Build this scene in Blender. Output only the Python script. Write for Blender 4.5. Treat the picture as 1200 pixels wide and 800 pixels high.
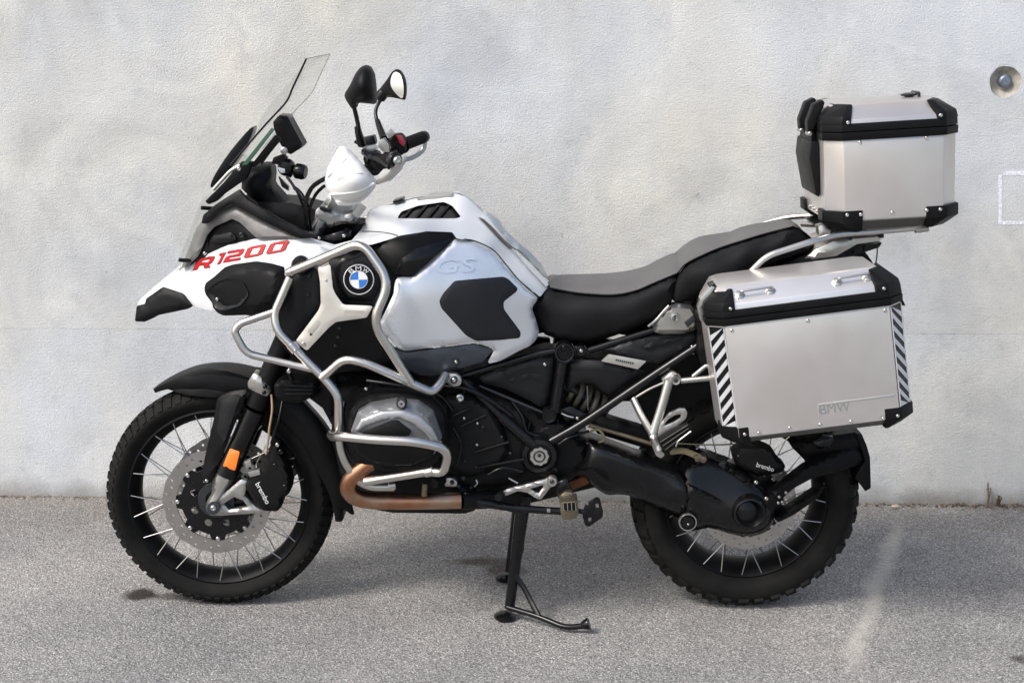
import bpy, bmesh, math, random
import numpy as np
from mathutils import Vector, Matrix, geometry

for _o in list(bpy.data.objects):
    bpy.data.objects.remove(_o, do_unlink=True)
random.seed(7)
SC = bpy.context.scene
COL = SC.collection

# ------------------------------------------------------------------ camera
F_PX = 1724.0                       # focal length in pixels of a 1200 wide frame
CAM_D, CAM_H = 4.0, 1.645
PITCH = math.atan(380.0 / F_PX)
cam_data = bpy.data.cameras.new('camera')
cam = bpy.data.objects.new('camera', cam_data)
COL.objects.link(cam)
cam.location = (0, -CAM_D, CAM_H)
cam.rotation_euler = (math.pi / 2 - PITCH, 0, 0)
cam_data.sensor_fit = 'HORIZONTAL'
cam_data.sensor_width = 36.0
cam_data.lens = F_PX * 36.0 / 1200.0
cam_data.clip_start = 0.05
cam_data.clip_end = 500
SC.camera = cam

# ------------------------------------------------------------------ sky, sun, exposure
SUN_EL, SUN_AZ = math.radians(46), math.radians(-52)     # azimuth: from the camera side (-Y), turned to the left
world = bpy.data.worlds.new('World')
SC.world = world
world.use_nodes = True
wn = world.node_tree.nodes
wl = world.node_tree.links
wn.clear()
sky = wn.new('ShaderNodeTexSky')
sky.sky_type = 'NISHITA'
sky.sun_disc = False
sky.sun_elevation = SUN_EL
sky.air_density = 1.0
sky.dust_density = 3.0
sky.ozone_density = 0.6
bg = wn.new('ShaderNodeBackground')
bg.inputs['Strength'].default_value = 0.12
wo = wn.new('ShaderNodeOutputWorld')
wl.new(sky.outputs[0], bg.inputs['Color'])
wl.new(bg.outputs[0], wo.inputs['Surface'])
sun_dir = Vector((math.sin(SUN_AZ) * math.cos(SUN_EL), -math.cos(SUN_AZ) * math.cos(SUN_EL), math.sin(SUN_EL)))
sky.sun_rotation = math.atan2(sun_dir.x, sun_dir.y)
sun_data = bpy.data.lights.new('sun', 'SUN')
sun_data.energy = 1.5
sun_data.angle = math.radians(15)
sun_data.color = (1.0, 0.975, 0.935)
sun = bpy.data.objects.new('sun', sun_data)
COL.objects.link(sun)
sun.rotation_euler = sun_dir.to_track_quat('Z', 'Y').to_euler()
sun.location = (-2, -4, 6)
SC.view_settings.view_transform = 'Standard'
SC.view_settings.look = 'None'
SC.view_settings.gamma = 1
SC.view_settings.use_curve_mapping = False
SC.view_settings.exposure = 0.92
SC.render.resolution_x, SC.render.resolution_y = 1024, 682

# ------------------------------------------------------------------ measuring helpers
_R = Vector((1, 0, 0)); _FW = Vector((0, math.cos(PITCH), -math.sin(PITCH))); _UP = Vector((0, math.sin(PITCH), math.cos(PITCH)))
_C = Vector((0, -CAM_D, CAM_H))

def P(px, py, Y=0.0):
    """World point in the vertical plane y = Y that was measured at photo pixel (px, py)."""
    d = _FW + _R * ((px - 600) / F_PX) - _UP * ((py - 400) / F_PX)
    return _C + d * ((Y + CAM_D) / d.y)

def M_(r, Y=0.0):
    """pixels -> metres at depth Y"""
    return r * (0.976 * (4 + Y) + 0.21) / F_PX

# ------------------------------------------------------------------ materials
MATS = {}
def mat(name, col, rough=0.5, metal=0.0, bump=0.0, bscale=200.0, var=0.0, vscale=8.0, coat=0.0, spec=0.5, trans=0.0, ior=1.45, col2=None, stretch=None, rvar=0.0, emit=None):
    m = bpy.data.materials.new(name)
    m.use_nodes = True
    nt = m.node_tree; N = nt.nodes; L = nt.links
    b = N['Principled BSDF']
    b.inputs['Base Color'].default_value = (*col, 1)
    b.inputs['Roughness'].default_value = rough
    b.inputs['Metallic'].default_value = metal
    b.inputs['Coat Weight'].default_value = coat
    b.inputs['Coat Roughness'].default_value = 0.08
    b.inputs['Specular IOR Level'].default_value = spec
    b.inputs['Transmission Weight'].default_value = trans
    b.inputs['IOR'].default_value = ior
    if bump or var or rvar:
        tc = N.new('ShaderNodeTexCoord')
        mp = N.new('ShaderNodeMapping')
        L.new(tc.outputs['Object'], mp.inputs['Vector'])
        if stretch: mp.inputs['Scale'].default_value = stretch
    if var or rvar:
        n = N.new('ShaderNodeTexNoise')
        n.inputs['Scale'].default_value = vscale; n.inputs['Detail'].default_value = 3; n.inputs['Roughness'].default_value = 0.5
        L.new(mp.outputs[0], n.inputs['Vector'])
    if var:
        r = N.new('ShaderNodeValToRGB')
        r.color_ramp.interpolation = 'EASE'; r.color_ramp.elements[0].position = 0.22; r.color_ramp.elements[1].position = 0.78
        c2 = col2 if col2 else tuple(c * (1 - var) for c in col)
        r.color_ramp.elements[0].color = (*c2, 1); r.color_ramp.elements[1].color = (*col, 1)
        L.new(n.outputs['Fac'], r.inputs['Fac']); L.new(r.outputs[0], b.inputs['Base Color'])
    if rvar:
        mr = N.new('ShaderNodeMapRange')
        mr.inputs['From Min'].default_value = 0.15; mr.inputs['From Max'].default_value = 0.85; mr.interpolation_type = 'SMOOTHSTEP'
        mr.inputs['To Min'].default_value = max(0.03, rough - rvar); mr.inputs['To Max'].default_value = min(1, rough + rvar)
        L.new(n.outputs['Fac'], mr.inputs['Value']); L.new(mr.outputs[0], b.inputs['Roughness'])
    if bump:
        n2 = N.new('ShaderNodeTexNoise')
        n2.inputs['Scale'].default_value = bscale; n2.inputs['Detail'].default_value = 3
        L.new(mp.outputs[0], n2.inputs['Vector'])
        bp = N.new('ShaderNodeBump')
        bp.inputs['Strength'].default_value = bump; bp.inputs['Distance'].default_value = 0.004
        L.new(n2.outputs['Fac'], bp.inputs['Height']); L.new(bp.outputs[0], b.inputs['Normal'])
    MATS[name] = m
    return m

mat('white_paint', (0.66, 0.675, 0.69), 0.28, coat=0.4)
mat('white_plastic', (0.74, 0.74, 0.725), 0.38, bump=0.03, bscale=300, var=0.05, vscale=20)
mat('silver_paint', (0.68, 0.705, 0.74), 0.30, metal=0.6, rvar=0.05, vscale=10)
mat('black_plastic', (0.0042, 0.0042, 0.0050), 0.47, bump=0.10, bscale=900, var=0.35, vscale=14, spec=0.20, rvar=0.08)
mat('black_satin', (0.0045, 0.0046, 0.0055), 0.26, var=0.3, vscale=20, spec=0.40, rvar=0.06)
mat('black_gloss', (0.004, 0.004, 0.005), 0.16, spec=0.35)
mat('charcoal_plastic', (0.0070, 0.0075, 0.0090), 0.46, bump=0.10, bscale=800, var=0.3, vscale=10, spec=0.32)
mat('lower_panel', (0.075, 0.085, 0.102), 0.38, metal=0.5, rvar=0.06, vscale=12)
mat('knee_pad', (0.0075, 0.009, 0.0125), 0.6, bump=0.25, bscale=420, var=0.25, vscale=20)
mat('grey_trim', (0.19, 0.185, 0.18), 0.45, metal=0.25, bump=0.06, bscale=700, var=0.12, vscale=10)
mat('seat_grey', (0.120, 0.117, 0.117), 0.66, bump=0.3, bscale=480, var=0.16, vscale=9, spec=0.3)
mat('seat_black', (0.0075, 0.0075, 0.0085), 0.68, bump=0.3, bscale=480, var=0.3, vscale=9, spec=0.22)
mat('rubber', (0.0040, 0.0040, 0.0040), 0.74, bump=0.2, bscale=260, var=0.45, vscale=16, col2=(0.010, 0.0095, 0.0085), spec=0.2)
mat('steel_tube', (0.60, 0.575, 0.535), 0.29, metal=1.0)
mat('cast_silver', (0.50, 0.49, 0.465), 0.38, metal=0.95, bump=0.06, bscale=400, var=0.12, vscale=14, rvar=0.06)
mat('plate_silver', (0.60, 0.585, 0.545), 0.42, metal=0.9, bump=0.05, bscale=500, var=0.08, vscale=10)
mat('bolt_metal', (0.52, 0.51, 0.49), 0.34, metal=1.0)
mat('dark_metal', (0.055, 0.058, 0.064), 0.38, metal=0.7, bump=0.08, bscale=300, var=0.3, vscale=12)
mat('engine_black', (0.0042, 0.0044, 0.0050), 0.5, bump=0.2, bscale=220, var=0.4, vscale=18, col2=(0.007, 0.0068, 0.0065), spec=0.22)
mat('rocker_cover', (0.23, 0.235, 0.245), 0.38, metal=0.65, bump=0.05, bscale=300, var=0.15, vscale=12, rvar=0.05)
mat('case_metal', (0.70, 0.69, 0.675), 0.29, metal=0.66, var=0.3, vscale=3.2, col2=(0.52, 0.48, 0.455), bump=0.012, bscale=400)  # warm/cool blotches: smudges, plus cloudy reflections put into the colour
mat('case_edge', (0.60, 0.60, 0.60), 0.30, metal=1.0, rvar=0.05, vscale=10)
mat('ridge_metal', (0.42, 0.425, 0.43), 0.38, metal=0.75)
mat('clamp_metal', (0.30, 0.30, 0.295), 0.32, metal=0.95, bump=0.06, bscale=400)
mat('underside_metal', (0.13, 0.128, 0.122), 0.45, metal=0.8)
mat('disc_steel', (0.44, 0.42, 0.40), 0.33, metal=0.95, bump=0.05, bscale=300, var=0.15, vscale=30)
mat('spoke_steel', (0.42, 0.415, 0.40), 0.36, metal=1.0)
mat('exhaust', (0.42, 0.33, 0.25), 0.33, metal=0.95, var=0.5, vscale=13, col2=(0.36, 0.125, 0.045), rvar=0.1, bump=0.04, bscale=140)
mat('rusty_pipe', (0.20, 0.075, 0.03), 0.6, metal=0.5, var=0.4, vscale=14)
mat('orange_reflector', (0.85, 0.20, 0.015), 0.25, bump=0.35, bscale=420, coat=0.6)
mat('red_decal', (0.40, 0.008, 0.010), 0.45, spec=0.2)
mat('dark_decal', (0.02, 0.012, 0.014), 0.4)
mat('emblem_blue', (0.035, 0.18, 0.58), 0.2, coat=0.6)
mat('emblem_white', (0.80, 0.80, 0.80), 0.25, coat=0.6)
mat('stripe_silver', (0.62, 0.63, 0.65), 0.35, metal=0.3)
mat('spring_tan', (0.13, 0.12, 0.10), 0.4, metal=0.2, var=0.2, vscale=20)
mat('brass', (0.22, 0.185, 0.13), 0.42, metal=0.8, var=0.3, vscale=30)
mat('mirror_glass', (0.50, 0.50, 0.49), 0.30, metal=0.7)
mat('red_switch', (0.30, 0.02, 0.03), 0.35)
mat('green_edge', (0.05, 0.12, 0.085), 0.2)
mat('tinted', (0.006, 0.007, 0.009), 0.22, spec=0.3)
mat('headlight', (0.25, 0.26, 0.28), 0.15, metal=0.7)
mat('cable_tan', (0.34, 0.24, 0.15), 0.45)
mat('hose_olive', (0.26, 0.22, 0.12), 0.45)

def clear_sheet(name, tint, alpha):
    """thin acrylic: mostly straight-through with a surface reflection"""
    m = bpy.data.materials.new(name); m.use_nodes = True
    nt = m.node_tree; N = nt.nodes; L = nt.links
    N.clear()
    out = N.new('ShaderNodeOutputMaterial')
    tr = N.new('ShaderNodeBsdfTransparent'); tr.inputs[0].default_value = (*tint, 1)
    gl = N.new('ShaderNodeBsdfGlossy'); gl.inputs['Roughness'].default_value = 0.04
    df = N.new('ShaderNodeBsdfDiffuse'); df.inputs[0].default_value = (0.5, 0.52, 0.5, 1)
    lw = N.new('ShaderNodeLayerWeight'); lw.inputs['Blend'].default_value = 0.5
    pwr = N.new('ShaderNodeMath'); pwr.operation = 'POWER'; pwr.inputs[1].default_value = 5; L.new(lw.outputs['Facing'], pwr.inputs[0])
    fr = N.new('ShaderNodeMapRange'); fr.inputs[3].default_value = 0.02; fr.inputs[4].default_value = 0.30; L.new(pwr.outputs[0], fr.inputs[0])
    m1 = N.new('ShaderNodeMixShader'); m2 = N.new('ShaderNodeMixShader')
    m1.inputs[0].default_value = alpha
    L.new(tr.outputs[0], m1.inputs[1]); L.new(df.outputs[0], m1.inputs[2])
    L.new(fr.outputs[0], m2.inputs[0]); L.new(m1.outputs[0], m2.inputs[1]); L.new(gl.outputs[0], m2.inputs[2])
    L.new(m2.outputs[0], out.inputs[0])
    MATS[name] = m
clear_sheet('clear_screen', (0.975, 0.98, 0.97), 0.015)

# ------------------------------------------------------------------ mesh helpers
ORI = {}
def base(o): return ORI.get(o.name, Vector((0, 0, 0))) if o else Vector((0, 0, 0))

def thing(name, label, cat, loc, group=None):
    o = bpy.data.objects.new(name, None); COL.objects.link(o)
    o.empty_display_size = 0.1
    o.location = loc; ORI[o.name] = Vector(loc)
    o['label'] = label; o['category'] = cat
    if group: o['group'] = group
    return o

def tag(o, label=None, cat=None, group=None, kind=None):
    if label: o['label'] = label
    if cat: o['category'] = cat
    if group: o['group'] = group
    if kind: o['kind'] = kind
    return o

def link(name, me, material, parent, world=None):
    o = bpy.data.objects.new(name, me); COL.objects.link(o)
    if material is not None and not me.materials:
        me.materials.append(MATS[material])
    W = world or Matrix.Identity(4)
    o.parent = parent
    o.matrix_basis = Matrix.Translation(-base(parent)) @ W
    ORI[o.name] = W.to_translation()
    if world is not None and W.to_3x3() != Matrix.Identity(3):
        ORI[o.name] = None
    return o

def finish(bm, name, material, parent, sharp=38, world=None, recalc=True):
    if recalc: bmesh.ops.recalc_face_normals(bm, faces=bm.faces)
    for f in bm.faces: f.smooth = True
    me = bpy.data.meshes.new(name)
    bm.to_mesh(me); bm.free()
    me.set_sharp_from_angle(angle=math.radians(sharp))
    return link(name, me, material, parent, world)

def mirror(o, name=None, parent='same', lower=0.0):
    """the matching piece on the far side of the machine"""
    me = o.data.copy()
    me.transform(Matrix.Scale(-1, 4, (0, 1, 0))); me.flip_normals()
    if lower:
        for v in me.vertices: v.co.z -= max(0.0, v.co.y) * lower
    c = bpy.data.objects.new(name or o.name.split('.')[0], me); COL.objects.link(c)
    c.parent = o.parent if parent == 'same' else parent
    c.matrix_basis = Matrix.Translation(-base(c.parent))
    ORI[c.name] = Vector((0, 0, 0))
    for mod in o.modifiers:
        n = c.modifiers.new(mod.name, mod.type)
        for k in ('width', 'segments', 'limit_method'):
            if hasattr(mod, k): setattr(n, k, getattr(mod, k))
    return c

def smooth_poly(pts, n=4, closed=True):
    """Catmull-Rom through the points"""
    out = []; m = len(pts)
    for i in range(m if closed else m - 1):
        g = (lambda k: pts[k % m]) if closed else (lambda k: pts[max(0, min(m - 1, k))])
        p0, p1, p2, p3 = (np.array(g(i + k), float) for k in (-1, 0, 1, 2))
        for s in range(n):
            t = s / n
            out.append(tuple(0.5 * (2 * p1 + (p2 - p0) * t + (2 * p0 - 5 * p1 + 4 * p2 - p3) * t * t + (3 * p1 - p0 - 3 * p2 + p3) * t ** 3)))
    if not closed: out.append(tuple(map(float, pts[-1])))
    return out

def round_poly(pts, r, n=3):
    """round the corners of a closed polygon by r"""
    out = []; m = len(pts)
    for i in range(m):
        a, b, c = (np.array(pts[(i + k) % m], float) for k in (-1, 0, 1))
        u = a - b; v = c - b; lu = np.linalg.norm(u); lv = np.linalg.norm(v)
        if lu < 1e-9 or lv < 1e-9: continue
        d = min(r, lu * 0.45, lv * 0.45)
        p = b + u / lu * d; q = b + v / lv * d
        for s in range(n + 1):
            t = s / n
            out.append(tuple((1 - t) ** 2 * p + 2 * t * (1 - t) * b + t * t * q))
    return out

def in_poly(x, y, poly):
    poly = np.asarray(poly); n = len(poly)
    ins = np.zeros(len(x), bool)
    j = n - 1
    for i in range(n):
        xi, yi = poly[i]; xj, yj = poly[j]
        c = ((yi > y) != (yj > y)) & (x < (xj - xi) * (y - yi) / (yj - yi + 1e-12) + xi)
        ins ^= c; j = i
    return ins

def seg_dist(pts, poly):
    a = np.asarray(poly, float); b = np.roll(a, -1, axis=0)
    ab = b - a; L2 = (ab ** 2).sum(1) + 1e-12
    best = np.full(len(pts), 1e9)
    for i in range(len(a)):
        t = np.clip(((pts - a[i]) @ ab[i]) / L2[i], 0, 1)
        d = np.linalg.norm(pts - (a[i] + t[:, None] * ab[i]), axis=1)
        best = np.minimum(best, d)
    return best

class Depth:
    """smooth depth (thin plate spline) through measured (px, py, Y) points"""
    def __init__(s, ctrl):
        if isinstance(ctrl, (int, float)): s.c = float(ctrl); return
        s.c = None
        a = np.array(ctrl, float); s.p = a[:, :2] / 100.0; n = len(a)
        d2 = ((s.p[:, None] - s.p[None]) ** 2).sum(2)
        K = 0.5 * d2 * np.log(d2 + 1e-12) + np.eye(n) * 1e-4
        A = np.zeros((n + 3, n + 3)); A[:n, :n] = K; A[:n, n] = 1; A[:n, n + 1:] = s.p
        A[n, :n] = 1; A[n + 1:, :n] = s.p.T
        s.w = np.linalg.lstsq(A, np.concatenate([a[:, 2], [0, 0, 0]]), rcond=None)[0]
    def __call__(s, x, y):
        x = np.atleast_1d(np.asarray(x, float)); y = np.atleast_1d(np.asarray(y, float))
        if s.c is not None: return np.full(len(x), s.c)
        q = np.stack([x, y], 1) / 100.0
        d2 = ((q[:, None] - s.p[None]) ** 2).sum(2)
        K = 0.5 * d2 * np.log(d2 + 1e-12)
        n = len(s.p)
        return K @ s.w[:n] + s.w[n] + q @ s.w[n + 1:]

def resample(poly, step):
    out = []; m = len(poly)
    for i in range(m):
        a = np.array(poly[i], float); b = np.array(poly[(i + 1) % m], float)
        k = max(1, int(round(np.linalg.norm(b - a) / step)))
        for s in range(k): out.append(tuple(a + (b - a) * s / k))
    return out

def triangulate(outer, holes=(), step=None, keep=0.55):
    """constrained triangulation of a polygon with holes and interior points"""
    loops = [resample(outer, step) if step else list(outer)] + [resample(h, step) if step else list(h) for h in holes]
    V = []; E = []
    for lp in loops:
        s = len(V); V += [Vector(p) for p in lp]
        E += [(s + i, s + (i + 1) % len(lp)) for i in range(len(lp))]
    if step:
        a = np.array(loops[0]); lo = a.min(0); hi = a.max(0)
        g = []; row = 0; y = lo[1] + step * 0.5
        while y < hi[1]:
            xs = np.arange(lo[0] + (step * 0.5 if row % 2 else 0.0), hi[0], step)
            g += [(x, y) for x in xs]; y += step * 0.87; row += 1
        if g:
            g = np.array(g); ok = in_poly(g[:, 0], g[:, 1], loops[0])
            for h in loops[1:]: ok &= ~in_poly(g[:, 0], g[:, 1], h)
            g = g[ok]
            for lp in loops:
                if len(g): g = g[seg_dist(g, lp) > step * keep]
            V += [Vector(p) for p in g]
    vv, ee, ff, *_ = geometry.delaunay_2d_cdt(V, E, [], 0, 1e-6)
    vv = np.array([tuple(v) for v in vv])
    tri = np.array([f for f in ff if len(f) == 3])
    c = vv[tri].mean(1)
    ok = in_poly(c[:, 0], c[:, 1], loops[0])
    for h in loops[1:]: ok &= ~in_poly(c[:, 0], c[:, 1], h)
    return vv, tri[ok], loops

def shell(bm_front, bm_back, tri):
    bm = bmesh.new()
    a = [bm.verts.new(p) for p in bm_front]; b = [bm.verts.new(p) for p in bm_back]
    cnt = {}
    for t in tri:
        try:
            bm.faces.new([a[i] for i in t]); bm.faces.new([b[i] for i in reversed(t)])
        except ValueError: continue
        for i in range(3):
            e = (int(t[i]), int(t[(i + 1) % 3])); k = (min(e), max(e))
            cnt.setdefault(k, []).append(e)
    for k, es in cnt.items():
        if len(es) == 1:
            i, j = es[0]
            try: bm.faces.new([a[j], a[i], b[i], b[j]])
            except ValueError: pass
    loose = [v for v in bm.verts if not v.link_faces]
    bmesh.ops.delete(bm, geom=loose, context='VERTS')
    return bm

def sheet(name, outline, depth, material, parent, thick=0.012, edge=5.0, drop=0.008, step=6.0, holes=(), rnd=0, flat=False, sharp=38, back=None, ymax=None):
    """a body panel: outline measured in photo pixels, its own depth surface, rounded rim and real thickness"""
    D = depth if isinstance(depth, Depth) else Depth(depth)
    if rnd: outline = round_poly(outline, rnd)
    vv, tri, loops = triangulate(outline, holes, step)
    y = D(vv[:, 0], vv[:, 1])
    if drop:
        d = np.full(len(vv), 1e9)
        for lp in loops: d = np.minimum(d, seg_dist(vv, lp))
        k = 1 - np.clip(d / edge, 0, 1)
        y = y + drop * (k if flat else 1 - np.sqrt(np.clip(1 - k * k, 0, 1)))
    if ymax is not None: y = np.minimum(y, ymax)
    front = [P(x, z, yy) for (x, z), yy in zip(vv, y)]
    bk = [Vector((p.x, p.y + thick if back is None else max(back, p.y + 0.002), p.z)) for p in front]
    bm = shell(front, bk, tri)
    return finish(bm, name, material, parent, sharp)

def plate(name, outer, holes, thick, frame, material, parent, step=None, sharp=38):
    """flat plate with real holes in a plane: frame maps (u, v, w)"""
    vv, tri, _ = triangulate(outer, holes, step)
    a = [frame @ Vector((u, v, 0)) for u, v in vv]; b = [frame @ Vector((u, v, thick)) for u, v in vv]
    return finish(shell(a, b, tri), name, material, parent, sharp)

def prism(name, outline, Y0, Y1, material, parent, bevel=0.003, rnd=0, seg=2, taper=None, sharp=38):
    """solid block: outline measured at depth Y0 (near face), extruded to Y1; taper shrinks the near face"""
    if rnd: outline = round_poly(outline, rnd)
    bm = bmesh.new()
    pts = [P(x, y, Y0) for x, y in outline]
    c = sum(pts, Vector()) / len(pts)
    near = [c + (p - c) * taper if taper else p for p in pts]
    a = [bm.verts.new(p) for p in near]
    b = [bm.verts.new((p.x, Y1, p.z)) for p in pts]
    n = len(a)
    bm.faces.new(a); bm.faces.new(b[::-1])
    for i in range(n): bm.faces.new([a[(i + 1) % n], a[i], b[i], b[(i + 1) % n]])
    bmesh.ops.recalc_face_normals(bm, faces=bm.faces)
    if bevel:
        bmesh.ops.bevel(bm, geom=list(bm.edges), offset=bevel, segments=seg, profile=0.6, affect='EDGES', clamp_overlap=True)
    return finish(bm, name, material, parent, sharp)

def hull(name, pts, material, parent, bevel=0.004, seg=2, sharp=38):
    bm = bmesh.new()
    for p in pts: bm.verts.new(p)
    r = bmesh.ops.convex_hull(bm, input=bm.verts)
    bmesh.ops.delete(bm, geom=[v for v in bm.verts if not v.link_faces], context='VERTS')
    bmesh.ops.dissolve_limit(bm, angle_limit=math.radians(3), verts=bm.verts, edges=bm.edges)
    if bevel:
        bmesh.ops.bevel(bm, geom=list(bm.edges), offset=bevel, segments=seg, profile=0.6, affect='EDGES', clamp_overlap=True)
    return finish(bm, name, material, parent, sharp)

def fillet(pts, r, n=6):
    out = [pts[0]]
    for i in range(1, len(pts) - 1):
        a, b, c = pts[i - 1], pts[i], pts[i + 1]
        u = (a - b); v = (c - b); lu, lv = u.length, v.length
        d = min(r, lu * 0.48, lv * 0.48)
        p = b + u / lu * d; q = b + v / lv * d
        for s in range(n + 1):
            t = s / n
            out.append(p * (1 - t) ** 2 + b * 2 * t * (1 - t) + q * t * t)
    out.append(pts[-1])
    return out

def ring_sweep(bm, pts, radii, seg=12, cap=True, flat=1.0):
    n = len(pts)
    if not isinstance(radii, (list, tuple)): radii = [radii] * n
    T = []
    for i in range(n):
        t = pts[min(i + 1, n - 1)] - pts[max(i - 1, 0)]
        T.append(t.normalized() if t.length > 1e-9 else Vector((1, 0, 0)))
    up = Vector((0, 0, 1)) if abs(T[0].z) < 0.9 else Vector((1, 0, 0))
    nrm = (up - T[0] * up.dot(T[0])).normalized()
    rings = []
    for i in range(n):
        nrm = (nrm - T[i] * nrm.dot(T[i]))
        if nrm.length < 1e-6: nrm = T[i].orthogonal()
        nrm.normalize(); bi = T[i].cross(nrm)
        rings.append([bm.verts.new(pts[i] + (nrm * math.cos(2 * math.pi * k / seg) + bi * flat * math.sin(2 * math.pi * k / seg)) * radii[i]) for k in range(seg)])
    for i in range(n - 1):
        for k in range(seg):
            bm.faces.new([rings[i][k], rings[i][(k + 1) % seg], rings[i + 1][(k + 1) % seg], rings[i + 1][k]])
    if cap:
        bm.faces.new(rings[0][::-1]); bm.faces.new(rings[-1])
    return rings

def pw(p): return p if isinstance(p, Vector) else P(*p)

def tube(name, pts, r, material, parent, bend=0.03, seg=14, n=6, flat=1.0):
    """round bar through measured points; r in metres, or one radius for each given point (no bends then)"""
    w = [pw(p) for p in pts]
    bm = bmesh.new()
    if isinstance(r, (list, tuple)):
        ring_sweep(bm, w, list(r), seg, flat=flat)
    else:
        ring_sweep(bm, fillet(w, bend, n) if len(w) > 2 else w, r, seg, flat=flat)
    return finish(bm, name, material, parent, 50)

def curve_tube(name, pts, r, material, parent, n=6, seg=10):
    w = [Vector(p) for p in smooth_poly([tuple(pw(p)) for p in pts], n, closed=False)]
    bm = bmesh.new(); ring_sweep(bm, w, r, seg)
    return finish(bm, name, material, parent, 50)

def axis_matrix(c, axis):
    return Matrix.Translation(c) @ Vector(axis).to_track_quat('Z', 'Y').to_matrix().to_4x4()

def lathe_mesh(profile, seg=32, closed=False, a0=0.0, a1=2 * math.pi, cap=True):
    """profile [(r, t)] turned about local Z"""
    bm = bmesh.new(); full = abs(a1 - a0 - 2 * math.pi) < 1e-6
    ns = seg if full else seg + 1
    rings = []
    for k in range(ns):
        a = a0 + (a1 - a0) * k / seg
        rings.append([bm.verts.new((r * math.cos(a), r * math.sin(a), t)) for r, t in profile])
    m = len(profile)
    for k in range(seg):
        A = rings[k]; B = rings[(k + 1) % ns]
        for i in range(m if closed else m - 1):
            j = (i + 1) % m
            try: bm.faces.new([A[i], A[j], B[j], B[i]])
            except ValueError: pass
    if not closed and full and cap:
        if profile[0][0] > 1e-6: bm.faces.new([r[0] for r in rings][::-1])
        if profile[-1][0] > 1e-6: bm.faces.new([r[-1] for r in rings])
    bmesh.ops.remove_doubles(bm, verts=bm.verts, dist=1e-6)
    return bm

def lathe(name, c, axis, profile, material, parent, seg=32, closed=False, sharp=38):
    bm = lathe_mesh(profile, seg, closed)
    bm.transform(axis_matrix(c, axis))
    return finish(bm, name, material, parent, sharp)

def cyl(name, p0, p1, r, material, parent, seg=24, r1=None, bevel=0.0015):
    a = pw(p0); b = pw(p1); ax = b - a; L = ax.length; r1 = r if r1 is None else r1
    bv = min(bevel, L * 0.3, r * 0.3)
    return lathe(name, a, ax, [(0, 0), (r - bv, 0), (r, bv), (r1, L - bv), (r1 - bv, L), (0, L)], material, parent, seg)

NEAR = Vector((0, -1, 0))
_bolt_meshes = {}
def bolt(px, py, Y, rpx, parent, material='bolt_metal', name='bolt', axis=NEAR, pos=None, h=0.5):
    """button-head screw with a socket, shared mesh"""
    key = material
    if key not in _bolt_meshes:
        bm = lathe_mesh([(0, 0.30), (0.36, 0.30), (0.44, 0.52), (0.62, 0.56), (0.88, 0.40), (1.0, 0.16), (1.0, -0.6), (0, -0.6)], 12)
        bmesh.ops.recalc_face_normals(bm, faces=bm.faces)
        for f in bm.faces: f.smooth = True
        me = bpy.data.meshes.new('bolt'); bm.to_mesh(me); bm.free(); me.set_sharp_from_angle(angle=math.radians(40))
        me.materials.append(MATS[material]); _bolt_meshes[key] = me
    r = M_(rpx * 0.86, Y)
    c = pos if pos is not None else P(px, py, Y)
    return link(name, _bolt_meshes[key], None, parent, axis_matrix(c, axis) @ Matrix.Scale(r, 4))

def text_pieces(s, extrude=0.0, bevel=0.0):
    """font outline -> (verts, faces), height 1 = cap height roughly 0.7"""
    cu = bpy.data.curves.new('lettering', 'FONT'); cu.body = s; cu.extrude = extrude; cu.bevel_depth = bevel
    cu.resolution_u = 3
    ob = bpy.data.objects.new('lettering', cu); COL.objects.link(ob)
    bpy.context.view_layer.update()
    dg = bpy.context.evaluated_depsgraph_get()
    me = bpy.data.meshes.new_from_object(ob.evaluated_get(dg))
    V = np.array([tuple(v.co) for v in me.vertices]); Fc = [tuple(p.vertices) for p in me.polygons]
    bpy.data.objects.remove(ob, do_unlink=True); bpy.data.curves.remove(cu); bpy.data.meshes.remove(me)
    V[:, 0] -= V[:, 0].min(); V[:, 1] -= V[:, 1].min()
    V[:, :2] /= np.array([V[:, 0].max(), V[:, 1].max()])
    return V, Fc

def mapped(name, V, Fc, fn, material, parent, sharp=38):
    bm = bmesh.new(); vs = [bm.verts.new(fn(*v)) for v in V]
    for f in Fc:
        try: bm.faces.new([vs[i] for i in f])
        except ValueError: pass
    return finish(bm, name, material, parent, sharp, recalc=True)

# ================================================================== ground and wall
def node_mat(name):
    m = bpy.data.materials.new(name); m.use_nodes = True
    MATS[name] = m
    return m, m.node_tree.nodes, m.node_tree.links, m.node_tree.nodes['Principled BSDF']

def noise(N, L, vec, scale, detail=4, rough=0.55, dist=0.0):
    n = N.new('ShaderNodeTexNoise'); n.inputs['Scale'].default_value = scale
    n.inputs['Detail'].default_value = detail; n.inputs['Roughness'].default_value = rough; n.inputs['Distortion'].default_value = dist
    L.new(vec, n.inputs['Vector']); return n.outputs['Fac']

def ramp(N, L, src, stops):
    r = N.new('ShaderNodeValToRGB'); e = r.color_ramp.elements
    while len(e) < len(stops): e.new(0.5)
    for i, (p, c) in enumerate(stops):
        e[i].position = p; e[i].color = (*(c if isinstance(c, tuple) else (c, c, c)), 1)
    L.new(src, r.inputs['Fac']); return r.outputs['Color']

def mix(N, L, mode, fac, a, b):
    m = N.new('ShaderNodeMix'); m.data_type = 'RGBA'; m.blend_type = mode
    for sock, v in ((0, fac), (6, a), (7, b)):
        if hasattr(v, 'is_linked') or hasattr(v, 'node'): L.new(v, m.inputs[sock])
        else: m.inputs[sock].default_value = v if sock == 0 else (*v, 1)
    return m.outputs[2]

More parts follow.
